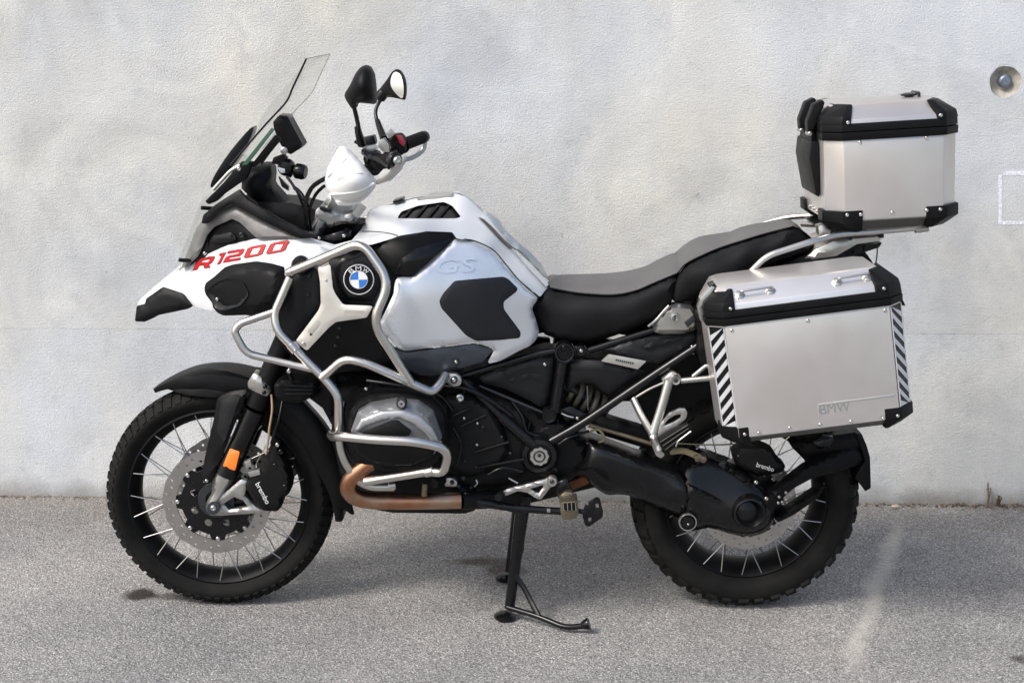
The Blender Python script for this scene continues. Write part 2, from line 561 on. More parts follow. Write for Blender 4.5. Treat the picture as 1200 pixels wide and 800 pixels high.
def math_(N, L, op, a, b=None, clamp=False):
    m = N.new('ShaderNodeMath'); m.operation = op; m.use_clamp = clamp
    for i, v in ((0, a), (1, b)):
        if v is None: continue
        if hasattr(v, 'node'): L.new(v, m.inputs[i])
        else: m.inputs[i].default_value = v
    return m.outputs[0]

def bumped(N, L, b, parts):
    prev = None
    for h, s, d in parts:
        bp = N.new('ShaderNodeBump'); bp.inputs['Strength'].default_value = s; bp.inputs['Distance'].default_value = d
        L.new(h, bp.inputs['Height'])
        if prev: L.new(prev, bp.inputs['Normal'])
        prev = bp.outputs[0]
    L.new(prev, b.inputs['Normal'])

# --- asphalt
m, N, L, b = node_mat('asphalt')
tc = N.new('ShaderNodeTexCoord'); V3 = tc.outputs['Object']
vor = N.new('ShaderNodeTexVoronoi'); vor.inputs['Scale'].default_value = 280; L.new(V3, vor.inputs['Vector'])
vor2 = N.new('ShaderNodeTexVoronoi'); vor2.inputs['Scale'].default_value = 150; L.new(V3, vor2.inputs['Vector'])
sep = N.new('ShaderNodeSeparateColor'); L.new(vor.outputs['Color'], sep.inputs[0])
stone = ramp(N, L, sep.outputs[0], [(0.0, (0.13, 0.128, 0.126)), (0.28, (0.25, 0.245, 0.237)), (0.62, (0.335, 0.33, 0.318)), (0.88, (0.43, 0.422, 0.405)), (1.0, (0.66, 0.65, 0.62))])
pit = ramp(N, L, vor.outputs['Distance'], [(0.0, 1.0), (0.55, 1.0), (0.85, 0.45)])
c = mix(N, L, 'MULTIPLY', 0.75, stone, pit)
fine = ramp(N, L, noise(N, L, V3, 420, 2), [(0.32, 0.62), (0.68, 1.32)])
c = mix(N, L, 'MULTIPLY', 1.0, c, fine)
big = ramp(N, L, noise(N, L, V3, 1.6, 5, 0.6), [(0.3, (0.76, 0.76, 0.78)), (0.7, (1.16, 1.145, 1.12))])
c = mix(N, L, 'MULTIPLY', 1.0, c, big)
sepx = N.new('ShaderNodeSeparateXYZ'); L.new(V3, sepx.inputs[0])
def blob(cx, cy, rx, ry, warp=0.35, wscale=9.0, soft=0.5):
    """irregular stain: 1 inside"""
    dx = math_(N, L, 'DIVIDE', math_(N, L, 'SUBTRACT', sepx.outputs[0], cx), rx)
    dy = math_(N, L, 'DIVIDE', math_(N, L, 'SUBTRACT', sepx.outputs[1], cy), ry)
    d = math_(N, L, 'SQRT', math_(N, L, 'ADD', math_(N, L, 'MULTIPLY', dx, dx), math_(N, L, 'MULTIPLY', dy, dy)))
    d = math_(N, L, 'ADD', d, math_(N, L, 'MULTIPLY', math_(N, L, 'SUBTRACT', noise(N, L, V3, wscale, 4), 0.5), warp * 4))
    mr = N.new('ShaderNodeMapRange'); mr.inputs[1].default_value = 1.0; mr.inputs[2].default_value = 1 - soft
    mr.inputs[3].default_value = 0; mr.inputs[4].default_value = 1
    L.new(d, mr.inputs[0]); return mr.outputs[0]
def stain_at(px, py):
    d = _FW + _R * ((px - 600) / F_PX) - _UP * ((py - 400) / F_PX)
    return _C + d * (-CAM_H / d.z)
# oil spots, scuffed line and broad faint brown patch that lie on the asphalt
for (px, py, rx, ry, strength, col) in [(166, 697, .065, .06, 1.0, (0.13, 0.11, 0.10)), (205, 698, .11, .035, .8, (0.30, 0.26, 0.23)), (562, 658, .12, .045, .85, (0.30, 0.23, 0.19)), (592, 668, .07, .07, .8, (0.28, 0.21, 0.18)), (1198, 772, .035, .035, .9, (0.3, 0.28, 0.27)), (690, 640, .5, .2, .35, (0.74, 0.66, 0.62))]:
    g = stain_at(px, py)
    k = math_(N, L, 'MULTIPLY', blob(g.x, g.y, rx, ry), strength)
    c = mix(N, L, 'MULTIPLY', k, c, col)
A = stain_at(1052, 622); B = stain_at(998, 770)
# worn pale line from A to B
ux, uy = (B - A).to_2d().normalized(); Ln = (B - A).to_2d().length
t_ = math_(N, L, 'ADD', math_(N, L, 'MULTIPLY', math_(N, L, 'SUBTRACT', sepx.outputs[0], A.x), ux), math_(N, L, 'MULTIPLY', math_(N, L, 'SUBTRACT', sepx.outputs[1], A.y), uy))
n_ = math_(N, L, 'ADD', math_(N, L, 'MULTIPLY', math_(N, L, 'SUBTRACT', sepx.outputs[0], A.x), -uy), math_(N, L, 'MULTIPLY', math_(N, L, 'SUBTRACT', sepx.outputs[1], A.y), ux))
n_ = math_(N, L, 'ADD', n_, math_(N, L, 'MULTIPLY', math_(N, L, 'SUBTRACT', noise(N, L, V3, 5, 4), 0.5), 0.12))
w_ = N.new('ShaderNodeMapRange'); w_.inputs[1].default_value = 0.038; w_.inputs[2].default_value = 0.008; L.new(math_(N, L, 'ABSOLUTE', n_), w_.inputs[0])
e_ = N.new('ShaderNodeMapRange'); e_.inputs[1].default_value = Ln * 0.62; e_.inputs[2].default_value = Ln * 0.42
L.new(math_(N, L, 'ABSOLUTE', math_(N, L, 'SUBTRACT', t_, Ln * 0.5)), e_.inputs[0])
ln = math_(N, L, 'MULTIPLY', math_(N, L, 'MULTIPLY', w_.outputs[0], e_.outputs[0]), math_(N, L, 'MULTIPLY', noise(N, L, V3, 60, 3), 1.5), True)
c = mix(N, L, 'MIX', ln, c, (0.50, 0.475, 0.43))
# brown dust gathered along the foot of the wall
du = N.new('ShaderNodeMapRange'); du.inputs[1].default_value = 0.45; du.inputs[2].default_value = 1.0
L.new(math_(N, L, 'ADD', sepx.outputs[1], math_(N, L, 'MULTIPLY', math_(N, L, 'SUBTRACT', noise(N, L, V3, 6, 5), 0.5), 0.7)), du.inputs[0])
c = mix(N, L, 'MULTIPLY', math_(N, L, 'MULTIPLY', du.outputs[0], 0.75), c, (0.80, 0.735, 0.66))
L.new(c, b.inputs['Base Color'])
b.inputs['Roughness'].default_value = 0.85; b.inputs['Specular IOR Level'].default_value = 0.3
bumped(N, L, b, [(noise(N, L, V3, 260, 3, 0.6), 0.7, 0.006), (vor2.outputs['Distance'], 0.5, 0.006), (noise(N, L, V3, 9, 3), 0.25, 0.01)])

bm = bmesh.new()
g = 40
for i in range(-1, 1):
    for j in range(-1, 1):
        bm.faces.new([bm.verts.new((x, y, 0)) for x, y in ((i * g, j * g), ((i + 1) * g, j * g), ((i + 1) * g, (j + 1) * g), (i * g, (j + 1) * g))])
bmesh.ops.remove_doubles(bm, verts=bm.verts, dist=1e-5)
ground = finish(bm, 'ground', 'asphalt', None)
tag(ground, 'light grey coarse asphalt lot under the motorcycle', kind='structure')

# --- concrete wall, slightly skewed to the machine
WALL_Y, WALL_A = 0.890, math.radians(-1.6)
WM = Matrix.Translation((0, WALL_Y, 0)) @ Matrix.Rotation(WALL_A, 4, 'Z')
WI = WM.inverted()
def wall_pt(px, py):
    """wall-plane coordinates (u along, z up) of a measured pixel"""
    d = _FW + _R * ((px - 600) / F_PX) - _UP * ((py - 400) / F_PX)
    o = WI @ _C; dd = WI.to_3x3() @ d
    q = o + dd * (-o.y / dd.y)
    return q.x, q.z

def concrete(name, tint, dirty):
    m, N, L, b = node_mat(name)
    tc = N.new('ShaderNodeTexCoord'); V3 = tc.outputs['Object']
    c = ramp(N, L, noise(N, L, V3, 1.7, 7, 0.62, 0.5), [(0.26, tuple(x * 0.74 for x in tint)), (0.5, tint), (0.72, tuple(min(1, x * 1.10) for x in tint))])
    mp = N.new('ShaderNodeMapping'); mp.inputs['Scale'].default_value = (3.2, 1, 0.35); L.new(V3, mp.inputs['Vector'])
    streak = ramp(N, L, noise(N, L, mp.outputs[0], 1.3, 5, 0.6), [(0.3, (0.90, 0.91, 0.93)), (0.55, (1.0, 1.0, 1.0)), (0.75, (1.07, 1.06, 1.03))])
    c = mix(N, L, 'MULTIPLY', 1.0, c, streak)
    warm = ramp(N, L, noise(N, L, V3, 1.0, 4), [(0.36, (0.94, 0.975, 1.03)), (0.62, (1.035, 1.005, 0.94))])
    c = mix(N, L, 'MULTIPLY', 1.0, c, warm)
    grain = ramp(N, L, noise(N, L, V3, 230, 3, 0.75), [(0.3, 0.80), (0.7, 1.13)])
    c = mix(N, L, 'MULTIPLY', 1.0, c, grain)
    chalky = ramp(N, L, noise(N, L, V3, 2.6, 6, 0.66, 0.8), [(0.50, (1.0, 1.0, 1.0)), (0.66, (1.12, 1.12, 1.10))])
    c = mix(N, L, 'MULTIPLY', 1.0, c, chalky)
    spots = ramp(N, L, noise(N, L, V3, 7.5, 5, 0.7), [(0.30, (0.86, 0.87, 0.89)), (0.44, (1.0, 1.0, 1.0))])
    c = mix(N, L, 'MULTIPLY', 1.0, c, spots)
    pits = ramp(N, L, noise(N, L, V3, 38, 2, 0.4), [(0.235, 0.70), (0.27, 1.0)])
    c = mix(N, L, 'MULTIPLY', 0.8, c, pits)
    sx = N.new('ShaderNodeSeparateXYZ'); L.new(V3, sx.inputs[0])
    if dirty:
        lo = N.new('ShaderNodeMapRange'); lo.inputs[1].default_value = 0.07; lo.inputs[2].default_value = 0.0
        L.new(math_(N, L, 'ADD', sx.outputs[2], math_(N, L, 'MULTIPLY', math_(N, L, 'SUBTRACT', noise(N, L, V3, 14, 4), 0.5), 0.09)), lo.inputs[0])
        c = mix(N, L, 'MULTIPLY', math_(N, L, 'MULTIPLY', lo.outputs[0], 0.75), c, (0.40, 0.37, 0.335))
    L.new(c, b.inputs['Base Color'])
    b.inputs['Roughness'].default_value = 0.9; b.inputs['Specular IOR Level'].default_value = 0.25
    mp2 = N.new('ShaderNodeMapping'); mp2.inputs['Rotation'].default_value = (0, math.radians(-32), 0); mp2.inputs['Scale'].default_value = (1, 1, 1.35); L.new(V3, mp2.inputs['Vector'])
    trowel = noise(N, L, mp2.outputs[0], 62, 3, 0.6, 0.0)
    bumped(N, L, b, [(trowel, 0.22, 0.006), (noise(N, L, V3, 200, 3, 0.6), 0.7, 0.005), (noise(N, L, V3, 5, 3), 0.3, 0.012)])
    return m
concrete('concrete_upper', (0.60, 0.600, 0.590), False)
concrete('concrete_lower', (0.58, 0.588, 0.595), True)
mat('recess_concrete', (0.46, 0.43, 0.375), 0.9, bump=0.5, bscale=120, var=0.4, vscale=30)
mat('blue_steel', (0.26, 0.30, 0.37), 0.45, metal=0.7, var=0.3, vscale=60)

wall = thing('wall', 'pale grey rough concrete wall behind the motorcycle', 'wall', (0, WALL_Y, 0))
wall.rotation_euler = (0, 0, WALL_A)
def on_wall(o):
    """geometry is given in wall coordinates"""
    o.parent = wall; o.matrix_basis = Matrix.Identity(4); return o
def wall_slab(name, quads, z0, z1, material, y0, extra=None):
    bm = bmesh.new()
    for q in quads: bm.faces.new([bm.verts.new((u, y0, z)) for u, z in q])
    if extra: extra(bm)
    x0, x1 = -16, 16
    def f(*p): bm.faces.new([bm.verts.new(v) for v in p])
    f((x0, y0, z1), (x1, y0, z1), (x1, .3, z1), (x0, .3, z1)); f((x0, y0, z0), (x0, .3, z0), (x1, .3, z0), (x1, y0, z0))
    f((x0, y0, z0), (x0, y0, z1), (x0, .3, z1), (x0, .3, z0)); f((x1, y0, z0), (x1, .3, z0), (x1, .3, z1), (x1, y0, z1))
    f((x0, .3, z0), (x0, .3, z1), (x1, .3, z1), (x1, .3, z0))
    bmesh.ops.remove_doubles(bm, verts=bm.verts, dist=1e-5)
    return on_wall(finish(bm, name, material, None, recalc=False))
_, JZ = wall_pt(300, 386)
hu, hz = wall_pt(1178, 96)
hr = 18.5 / (F_PX / 4.75); s_ = hr * 1.6
def hole_patch(bm):
    n = 40; ring = []; sq = []
    for k in range(n):
        a = 2 * math.pi * k / n; ca, sa = math.cos(a), math.sin(a)
        rr = hr * (1 + 0.02 * math.sin(3 * a + 1) + 0.012 * math.sin(7 * a))
        mx = max(abs(ca), abs(sa))
        ring.append(bm.verts.new((hu + rr * ca, 0, hz + rr * sa))); sq.append(bm.verts.new((hu + s_ * ca / mx, 0, hz + s_ * sa / mx)))
    for k in range(n):
        j = (k + 1) % n
        bm.faces.new([ring[j], ring[k], sq[k], sq[j]])
T = 4.2
wall_slab('wall_panel', [[(-16, JZ), (hu - s_, JZ), (hu - s_, T), (-16, T)], [(hu + s_, JZ), (16, JZ), (16, T), (hu + s_, T)],
                         [(hu - s_, JZ), (hu + s_, JZ), (hu + s_, hz - s_), (hu - s_, hz - s_)], [(hu - s_, hz + s_), (hu + s_, hz + s_), (hu + s_, T), (hu - s_, T)]], JZ, T, 'concrete_upper', 0.0, hole_patch)
wall_slab('wall_panel', [[(-16, -.05), (16, -.05), (16, JZ), (-16, JZ)]], -.05, JZ, 'concrete_lower', 0.0007)
# tie hole: conical recess and its plug
bm = lathe_mesh([(hr * 1.08, 0.0), (hr * 0.94, -0.010), (hr * 0.62, -0.026), (hr * 0.55, -0.030), (0, -0.030)], 40, cap=False)
bm.transform(Matrix.Translation((hu, -0.0005, hz)) @ Matrix.Rotation(math.pi / 2, 4, 'X'))
for f in bm.faces: f.normal_flip()
rec = on_wall(finish(bm, 'tie_hole', 'recess_concrete', None, recalc=False))
bm = lathe_mesh([(0, 0.012), (hr * 0.24, 0.012), (hr * 0.27, 0.008), (hr * 0.30, 0.008), (hr * 0.40, 0.004), (hr * 0.42, 0), (hr * 0.42, -0.05), (0, -0.05)], 6 * 4)
bm.transform(Matrix.Translation((hu + .003, 0.012, hz + .002)) @ Matrix.Rotation(math.pi / 2, 4, 'X'))
plug = finish(bm, 'tie_plug', 'blue_steel', None)
plug.parent = rec; plug.matrix_basis = Matrix.Identity(4)
# white chalk bracket on the right
m, N, L, b = node_mat('chalk')
tc = N.new('ShaderNodeTexCoord')
b.inputs['Base Color'].default_value = (0.84, 0.86, 0.92, 1); b.inputs['Roughness'].default_value = 0.95
L.new(ramp(N, L, noise(N, L, tc.outputs['Object'], 120, 5, 0.75), [(0.28, 0.30), (0.62, 0.92)]), b.inputs['Alpha'])
def chalk(p, q, w):
    a = Vector((wall_pt(*p)[0], wall_pt(*p)[1])); c = Vector((wall_pt(*q)[0], wall_pt(*q)[1]))
    d = (c - a).normalized(); nn = Vector((-d.y, d.x)); k = 14; bm = bmesh.new(); rows = []
    for i in range(k + 1):
        t = i / k; mid = a.lerp(c, t); ww = w * random.uniform(0.7, 1.15)
        rows.append([bm.verts.new((mid.x + nn.x * s * ww, -0.0015, mid.y + nn.y * s * ww)) for s in (-1, 1)])
    for i in range(k): bm.faces.new([rows[i][0], rows[i + 1][0], rows[i + 1][1], rows[i][1]])
    on_wall(finish(bm, 'chalk_line', 'chalk', None))
chalk((1172, 205), (1172, 263), 0.007); chalk((1176, 203), (1240, 203), 0.007); chalk((1174, 261), (1240, 261), 0.007)

# --- litter along the wall foot
mat('dry_leaf', (0.30, 0.20, 0.11), 0.8, var=0.5, vscale=120, col2=(0.12, 0.075, 0.04))
mat('pale_leaf', (0.62, 0.50, 0.33), 0.75, var=0.3, vscale=60)
mat('dry_stalk', (0.20, 0.13, 0.07), 0.85, var=0.4, vscale=90)
mat('crumb', (0.16, 0.14, 0.12), 0.9, var=0.5, vscale=100)
def wall_foot(u, off=0.0): return WM @ Vector((u, -off, 0))
def leaf_faces(bm, c, s, rot, curl):
    pr = [(-1, 0), (-.45, .38), (.2, .42), (1, 0), (.2, -.42), (-.45, -.38)]
    Rm = Matrix.Rotation(rot, 3, 'Z') @ Matrix.Rotation(random.uniform(-.5, .5), 3, 'X')
    vs = [bm.verts.new(Vector(c) + Rm @ Vector((x * s, y * s * .8, curl * s * (abs(y) + .3 * abs(x))))) for x, y in pr]
    mid = bm.verts.new(Vector(c) + Rm @ Vector((0, 0, -.05 * s)))
    for i in range(6): bm.faces.new([vs[i], vs[(i + 1) % 6], mid])
bm = bmesh.new(); bm2 = bmesh.new()
def strew(u0, u1, n, depth, smin, smax):
    for i in range(n):
        u = random.uniform(u0, u1); off = abs(random.gauss(0, depth)) + .004
        q = wall_foot(u, off); s = random.uniform(smin, smax)
        if random.random() < 0.6: leaf_faces(bm, (q.x, q.y, s * .35 + .002), s, random.uniform(0, 6.3), random.uniform(-.2, .5))
        else:
            r = bmesh.ops.create_icosphere(bm2, subdivisions=1, radius=s * .5)
            for v in r['verts']: v.co = Vector((v.co.x * random.uniform(.7, 1.3), v.co.y, v.co.z * .7)) + Vector((q.x, q.y, s * .3))
strew(-2.2, 2.2, 700, .014, .002, .007)
strew(1.0, 1.75, 150, .02, .003, .010)
strew(1.48, 2.1, 190, .022, .003, .011)
strew(-1.8, -.8, 140, .014, .002, .007)
tag(finish(bm, 'leaf_litter', 'dry_leaf', None, recalc=False), 'brown dry leaf litter strewn along the foot of the wall', 'litter', kind='stuff')
tag(finish(bm2, 'grit', 'crumb', None), 'dark crumbs of grit along the foot of the wall', 'grit', kind='stuff')
bm = bmesh.new(); q = stain_at(1049, 596); leaf_faces(bm, (q.x, q.y, .009), .02, .35, .25)
me_leaf = finish(bm, 'fallen_leaf', 'pale_leaf', None, recalc=False)
sol = me_leaf.modifiers.new('thickness', 'SOLIDIFY'); sol.thickness = 0.0012
tag(me_leaf, 'single pale tan dry leaf on the asphalt by the wall foot', 'leaf')
def weed(px, py, h, stems, label):
    q = stain_at(px, py); t = thing('dry_weed', label, 'weed', (q.x, q.y, 0), 'dry weeds at the wall foot')
    for i in range(stems):
        a = random.uniform(-.3, .3); hh = h * random.uniform(.45, 1) if i else h
        pts = [Vector((q.x + random.uniform(-.01, .01), q.y, 0)), Vector((q.x + a * hh * .3, q.y - .004, hh * .5)), Vector((q.x + (a * .7 if i else -.1) * hh, q.y - .006, hh))]
        bm = bmesh.new(); ring_sweep(bm, [Vector(v) for v in smooth_poly([tuple(v) for v in pts], 5, False)], .0017, 6)
        for k in range(7):
            w = pts[0].lerp(pts[2], random.uniform(.25, 1)); leaf_faces(bm, w, random.uniform(.004, .009), random.uniform(0, 6.3), .6)
        finish(bm, 'stalk', 'dry_stalk', t)
weed(1158, 592, .085, 2, 'tall thin dry weed stalk at the foot of the wall')
weed(1170, 593, .040, 6, 'low bushy tuft of dry weed beside the taller stalk')

# ================================================================== the motorcycle
bike = thing('motorcycle', 'white and silver adventure touring motorcycle parked on its centre stand', 'motorcycle', (-0.08, 0, 0))
FW_C = Vector((-0.827, 0, 0.3215)); RW_C = Vector((0.659, 0, 0.3205))

# ------------------------------------------------------------------ wheels
def make_wheel(C, half, r_open, r_lip, n_lugs, lug_h, discs, n_spokes, rearish):
    R = 0.324
    hw = half * 0.74
    rim = lathe('wheel', C, NEAR, [(r_lip, -hw), (r_lip - .006, -hw - .003), (r_lip - .010, -hw), (r_open + .003, -hw * .45), (r_open, 0), (r_open + .003, hw * .45), (r_lip - .010, hw), (r_lip - .006, hw + .003), (r_lip, hw),
                                   (r_lip - .012, hw * .75), (r_open + .012, 0), (r_lip - .012, -hw * .75)], 'black_plastic', bike, 72, closed=True, sharp=30)
    # tyre carcass with lugs
    Rb = R - lug_h
    prof = smooth_poly([(r_lip - .004, -hw + .002), (r_lip + .018, -half * .96), (r_lip + (Rb - r_lip) * .55, -half), (Rb - .020, -half * .90), (Rb - .006, -half * .62), (Rb, -half * .25), (Rb, half * .25), (Rb - .006, half * .62), (Rb - .020, half * .90), (r_lip + (Rb - r_lip) * .55, half), (r_lip + .018, half * .96), (r_lip - .004, hw - .002)], 3, closed=False)
    bm = lathe_mesh(prof, 96, closed=True)
    def surf(s):     # s in -1..1 over the tread, gives r, t on the carcass
        pts = [(-1, Rb - .026, -half * .95), (-.8, Rb - .015, -half * .84), (-.5, Rb - .004, -half * .55), (0, Rb, 0), (.5, Rb - .004, half * .55), (.8, Rb - .015, half * .84), (1, Rb - .026, half * .95)]
        for a, c in zip(pts, pts[1:]):
            if a[0] <= s <= c[0] + 1e-9:
                k = (s - a[0]) / (c[0] - a[0]); return a[1] + (c[1] - a[1]) * k, a[2] + (c[2] - a[2]) * k
    def lug(a0, a1, s0, s1, skew=0.0, h=lug_h):
        vs = []
        for up in (0, 1):
            for s, aa in ((s0, a0), (s1, a0), (s1, a1), (s0, a1)):
                r, t = surf(s); e = 0.06 * (a1 - a0) * up
                a = aa + skew * abs(s) + (e if aa == a0 else -e)
                nx = 0.75 * s
                rr = r + (h if up else -.003) * (1 - .35 * abs(s)); tt = t + (h * nx * .9 if up else 0)
                vs.append(bm.verts.new((rr * math.cos(a), rr * math.sin(a), tt)))
        for f in ((4, 5, 6, 7), (0, 1, 5, 4), (1, 2, 6, 5), (2, 3, 7, 6), (3, 0, 4, 7)):
            bm.faces.new([vs[i] for i in f])
    st = 2 * math.pi / n_lugs
    for k in range(n_lugs):
        a = k * st
        for sg in (-1, 1):
            o = a + (st * .5 if sg > 0 else 0)
            q = sorted((sg * .56, sg * 1.0)); lug(o, o + st * (.66 if k % 2 else .56), q[0], q[1], 0.02)
            q = sorted((sg * .06, sg * .50)); lug(o + st * .25, o + st * .88, q[0], q[1], -0.05)
    bm.transform(axis_matrix(C, NEAR))
    finish(bm, 'tyre', 'rubber', rim, 35)
    # hub
    lathe('hub', C, NEAR, [(0, -.075), (.022, -.075), (.026, -.055), (.030, -.045), (.052, -.043), (.055, -.034), (.034, -.026), (.030, 0), (.034, .026), (.055, .034), (.052, .043), (.030, .045), (.026, .055), (.022, .075), (0, .075)], 'dark_metal', rim, 32)
    # spokes: hub flange to rim shoulder, crossed in pairs
    sp = None
    per = n_spokes // 2
    for sg in (-1, 1):
        for k in range(per):
            pair, wch = divmod(k, 2)
            am = 2 * math.pi * pair / (per / 2) + (0.10 if sg > 0 else 0.10 + math.pi / per)
            ar = am + (0.131 if wch else -0.131); ah = am - (0.95 if wch else -0.95)
            p0 = Vector((.050 * math.cos(ah), .050 * math.sin(ah), sg * .037))
            p1 = Vector(((r_lip - .006) * math.cos(ar), (r_lip - .006) * math.sin(ar), sg * (hw - .001)))
            Mx = axis_matrix(C, NEAR)
            a, b2 = Mx @ p0, Mx @ p1; d = b2 - a
            if sp is None:
                bm = lathe_mesh([(.0015, 0), (.0015, 1.0)], 6)
                bmesh.ops.recalc_face_normals(bm, faces=bm.faces)
                sp = bpy.data.meshes.new('spoke'); bm.to_mesh(sp); bm.free(); sp.materials.append(MATS['spoke_steel'])
            link('spoke', sp, None, rim, axis_matrix(a, d) @ Matrix.Diagonal((1, 1, d.length, 1)))
    # brake discs with drilled holes
    for (t, r0, r1) in discs:
        fr = Matrix.Translation(C + Vector((0, t, 0))) @ Matrix.Rotation(math.pi / 2, 4, 'X')
        ring = lambda r, n: [(r * math.cos(2 * math.pi * k / n), r * math.sin(2 * math.pi * k / n)) for k in range(n)]
        wavy = [((r1 + .0012 * math.cos(16 * a)) * math.cos(a), (r1 + .0012 * math.cos(16 * a)) * math.sin(a)) for a in (2 * math.pi * k / 128 for k in range(128))]
        holes = [ring(r0, 64)]
        for k in range(40):
            a = 2 * math.pi * k / 40; rr = r0 + (r1 - r0) * (.30, .66, .48, .80)[k % 4]
            holes.append([(rr * math.cos(a) + .0042 * math.cos(q * math.pi / 4), rr * math.sin(a) + .0042 * math.sin(q * math.pi / 4)) for q in range(8)])
        plate('brake_disc', wavy, holes, .005, fr, 'disc_steel', rim)
        # dark carrier with arms
        outer = []
        for k in range(80):
            a = 2 * math.pi * k / 80; f = .5 + .5 * math.cos(8 * a)
            rr = r0 * (.88 + .135 * (f > .45)); outer.append((rr * math.cos(a), rr * math.sin(a)))
        hol = []
        for k in range(8):
            a = 2 * math.pi * (k + .5) / 8 * 1.0
            hol.append([(r0 * .60 * math.cos(a) + r0 * .10 * math.cos(q * math.pi / 5), r0 * .60 * math.sin(a) + r0 * .10 * math.sin(q * math.pi / 5)) for q in range(10)])
        fr2 = Matrix.Translation(C + Vector((0, t + (.001 if t < 0 else -.001), 0))) @ Matrix.Rotation(math.pi / 2, 4, 'X')
        plate('disc_carrier', outer, hol, .006, fr2, 'black_satin', rim)
        for k in range(8):
            a = 2 * math.pi * k / 8
            bolt(0, 0, 0, 3.2, rim, 'bolt_metal', 'rivet', pos=C + Vector((r0 * .97 * math.cos(a), t - .005, r0 * .97 * math.sin(a))))
    return rim

front = make_wheel(FW_C, .060, .226, .258, 66, .006, [(-.072, .112, .150), (.072, .112, .150)], 48, False)
tag(front, 'spoked wheel with twin drilled brake discs')
rear = make_wheel(RW_C, .085, .196, .232, 40, .010, [(-.078, .100, .136)], 48, True)
tag(rear, 'spoked wheel with wide knobbly tyre')

# ------------------------------------------------------------------ mudguard over the narrow wheel
def guard(name, C, a0, a1, rfun, half, skirt, material, parent, n=40, wfun=None, thick=.004):
    bm = bmesh.new(); rows = []
    cs = [(-1, -1.0), (-1.0, -.55), (-.93, -.20), (-.70, -.04), (-.35, 0.02), (0, .03), (.35, .02), (.70, -.04), (.93, -.20), (1.0, -.55), (1, -1.0)]
    for i in range(n + 1):
        t = i / n; a = a0 + (a1 - a0) * t; r = rfun(t); w = half * (wfun(t)[0] if wfun else 1); sk = skirt * (wfun(t)[1] if wfun else 1)
        rows.append([(a, r + sk * v if v < 0 else r + .01 * v, u * w) for u, v in cs])
    def vert(q, off): a, r, y = q; return bm.verts.new((C.x + (r - off) * math.cos(a), y * (1 - off * 4), C.z + (r - off) * math.sin(a)))
    A = [[vert(q, 0) for q in row] for row in rows]; B = [[vert(q, thick) for q in row] for row in rows]
    m = len(cs)
    for i in range(n):
        for k in range(m - 1):
            bm.faces.new([A[i][k], A[i][k + 1], A[i + 1][k + 1], A[i + 1][k]]); bm.faces.new([B[i][k + 1], B[i][k], B[i + 1][k], B[i + 1][k + 1]])
        bm.faces.new([A[i][0], A[i + 1][0], B[i + 1][0], B[i][0]]); bm.faces.new([A[i][-1], B[i][-1], B[i + 1][-1], A[i + 1][-1]])
    for k in range(m - 1):
        bm.faces.new([A[0][k + 1], A[0][k], B[0][k], B[0][k + 1]]); bm.faces.new([A[n][k], A[n][k + 1], B[n][k + 1], B[n][k]])
    return finish(bm, name, material, parent, 45)
D_ = math.radians
guard('mudguard', FW_C, D_(119.5), D_(-10), lambda t: .352 + .018 * math.sin(math.pi * min(1, t * 1.7)) * (t < .6) + .004, .074, .055, 'black_plastic', bike, 48,
      lambda t: (min(1, .25 + t * 5), min(1, .15 + t * 3.0) * (1 if t < .80 else 1 - (t - .80) * 3.5)))
# broad flank of the mudguard beside the tyre, in front of and behind the fork
sheet('mudguard_flank', smooth_poly([(196, 453), (222, 440), (258, 432), (298, 430), (322, 437), (330, 455), (300, 466), (258, 466), (222, 463), (203, 458)], 3), [(196, 453, -.03), (222, 440, -.045), (258, 432, -.05), (298, 430, -.05), (222, 463, -.072), (258, 466, -.078), (300, 466, -.08), (325, 450, -.07)], 'black_plastic', bike, thick=.006, edge=4, drop=.004, step=5)
sheet('mudguard_flank', smooth_poly([(318, 448), (345, 462), (366, 482), (384, 506), (396, 534), (404, 566), (415, 602), (402, 596), (392, 590), (384, 560), (370, 524), (350, 492), (322, 474)], 3), [(318, 448, -.07), (366, 482, -.07), (396, 534, -.07), (415, 602, -.06), (384, 560, -.085), (350, 492, -.085), (322, 474, -.085), (400, 595, -.08)], 'black_plastic', bike, thick=.006, edge=4, drop=.004, step=5)

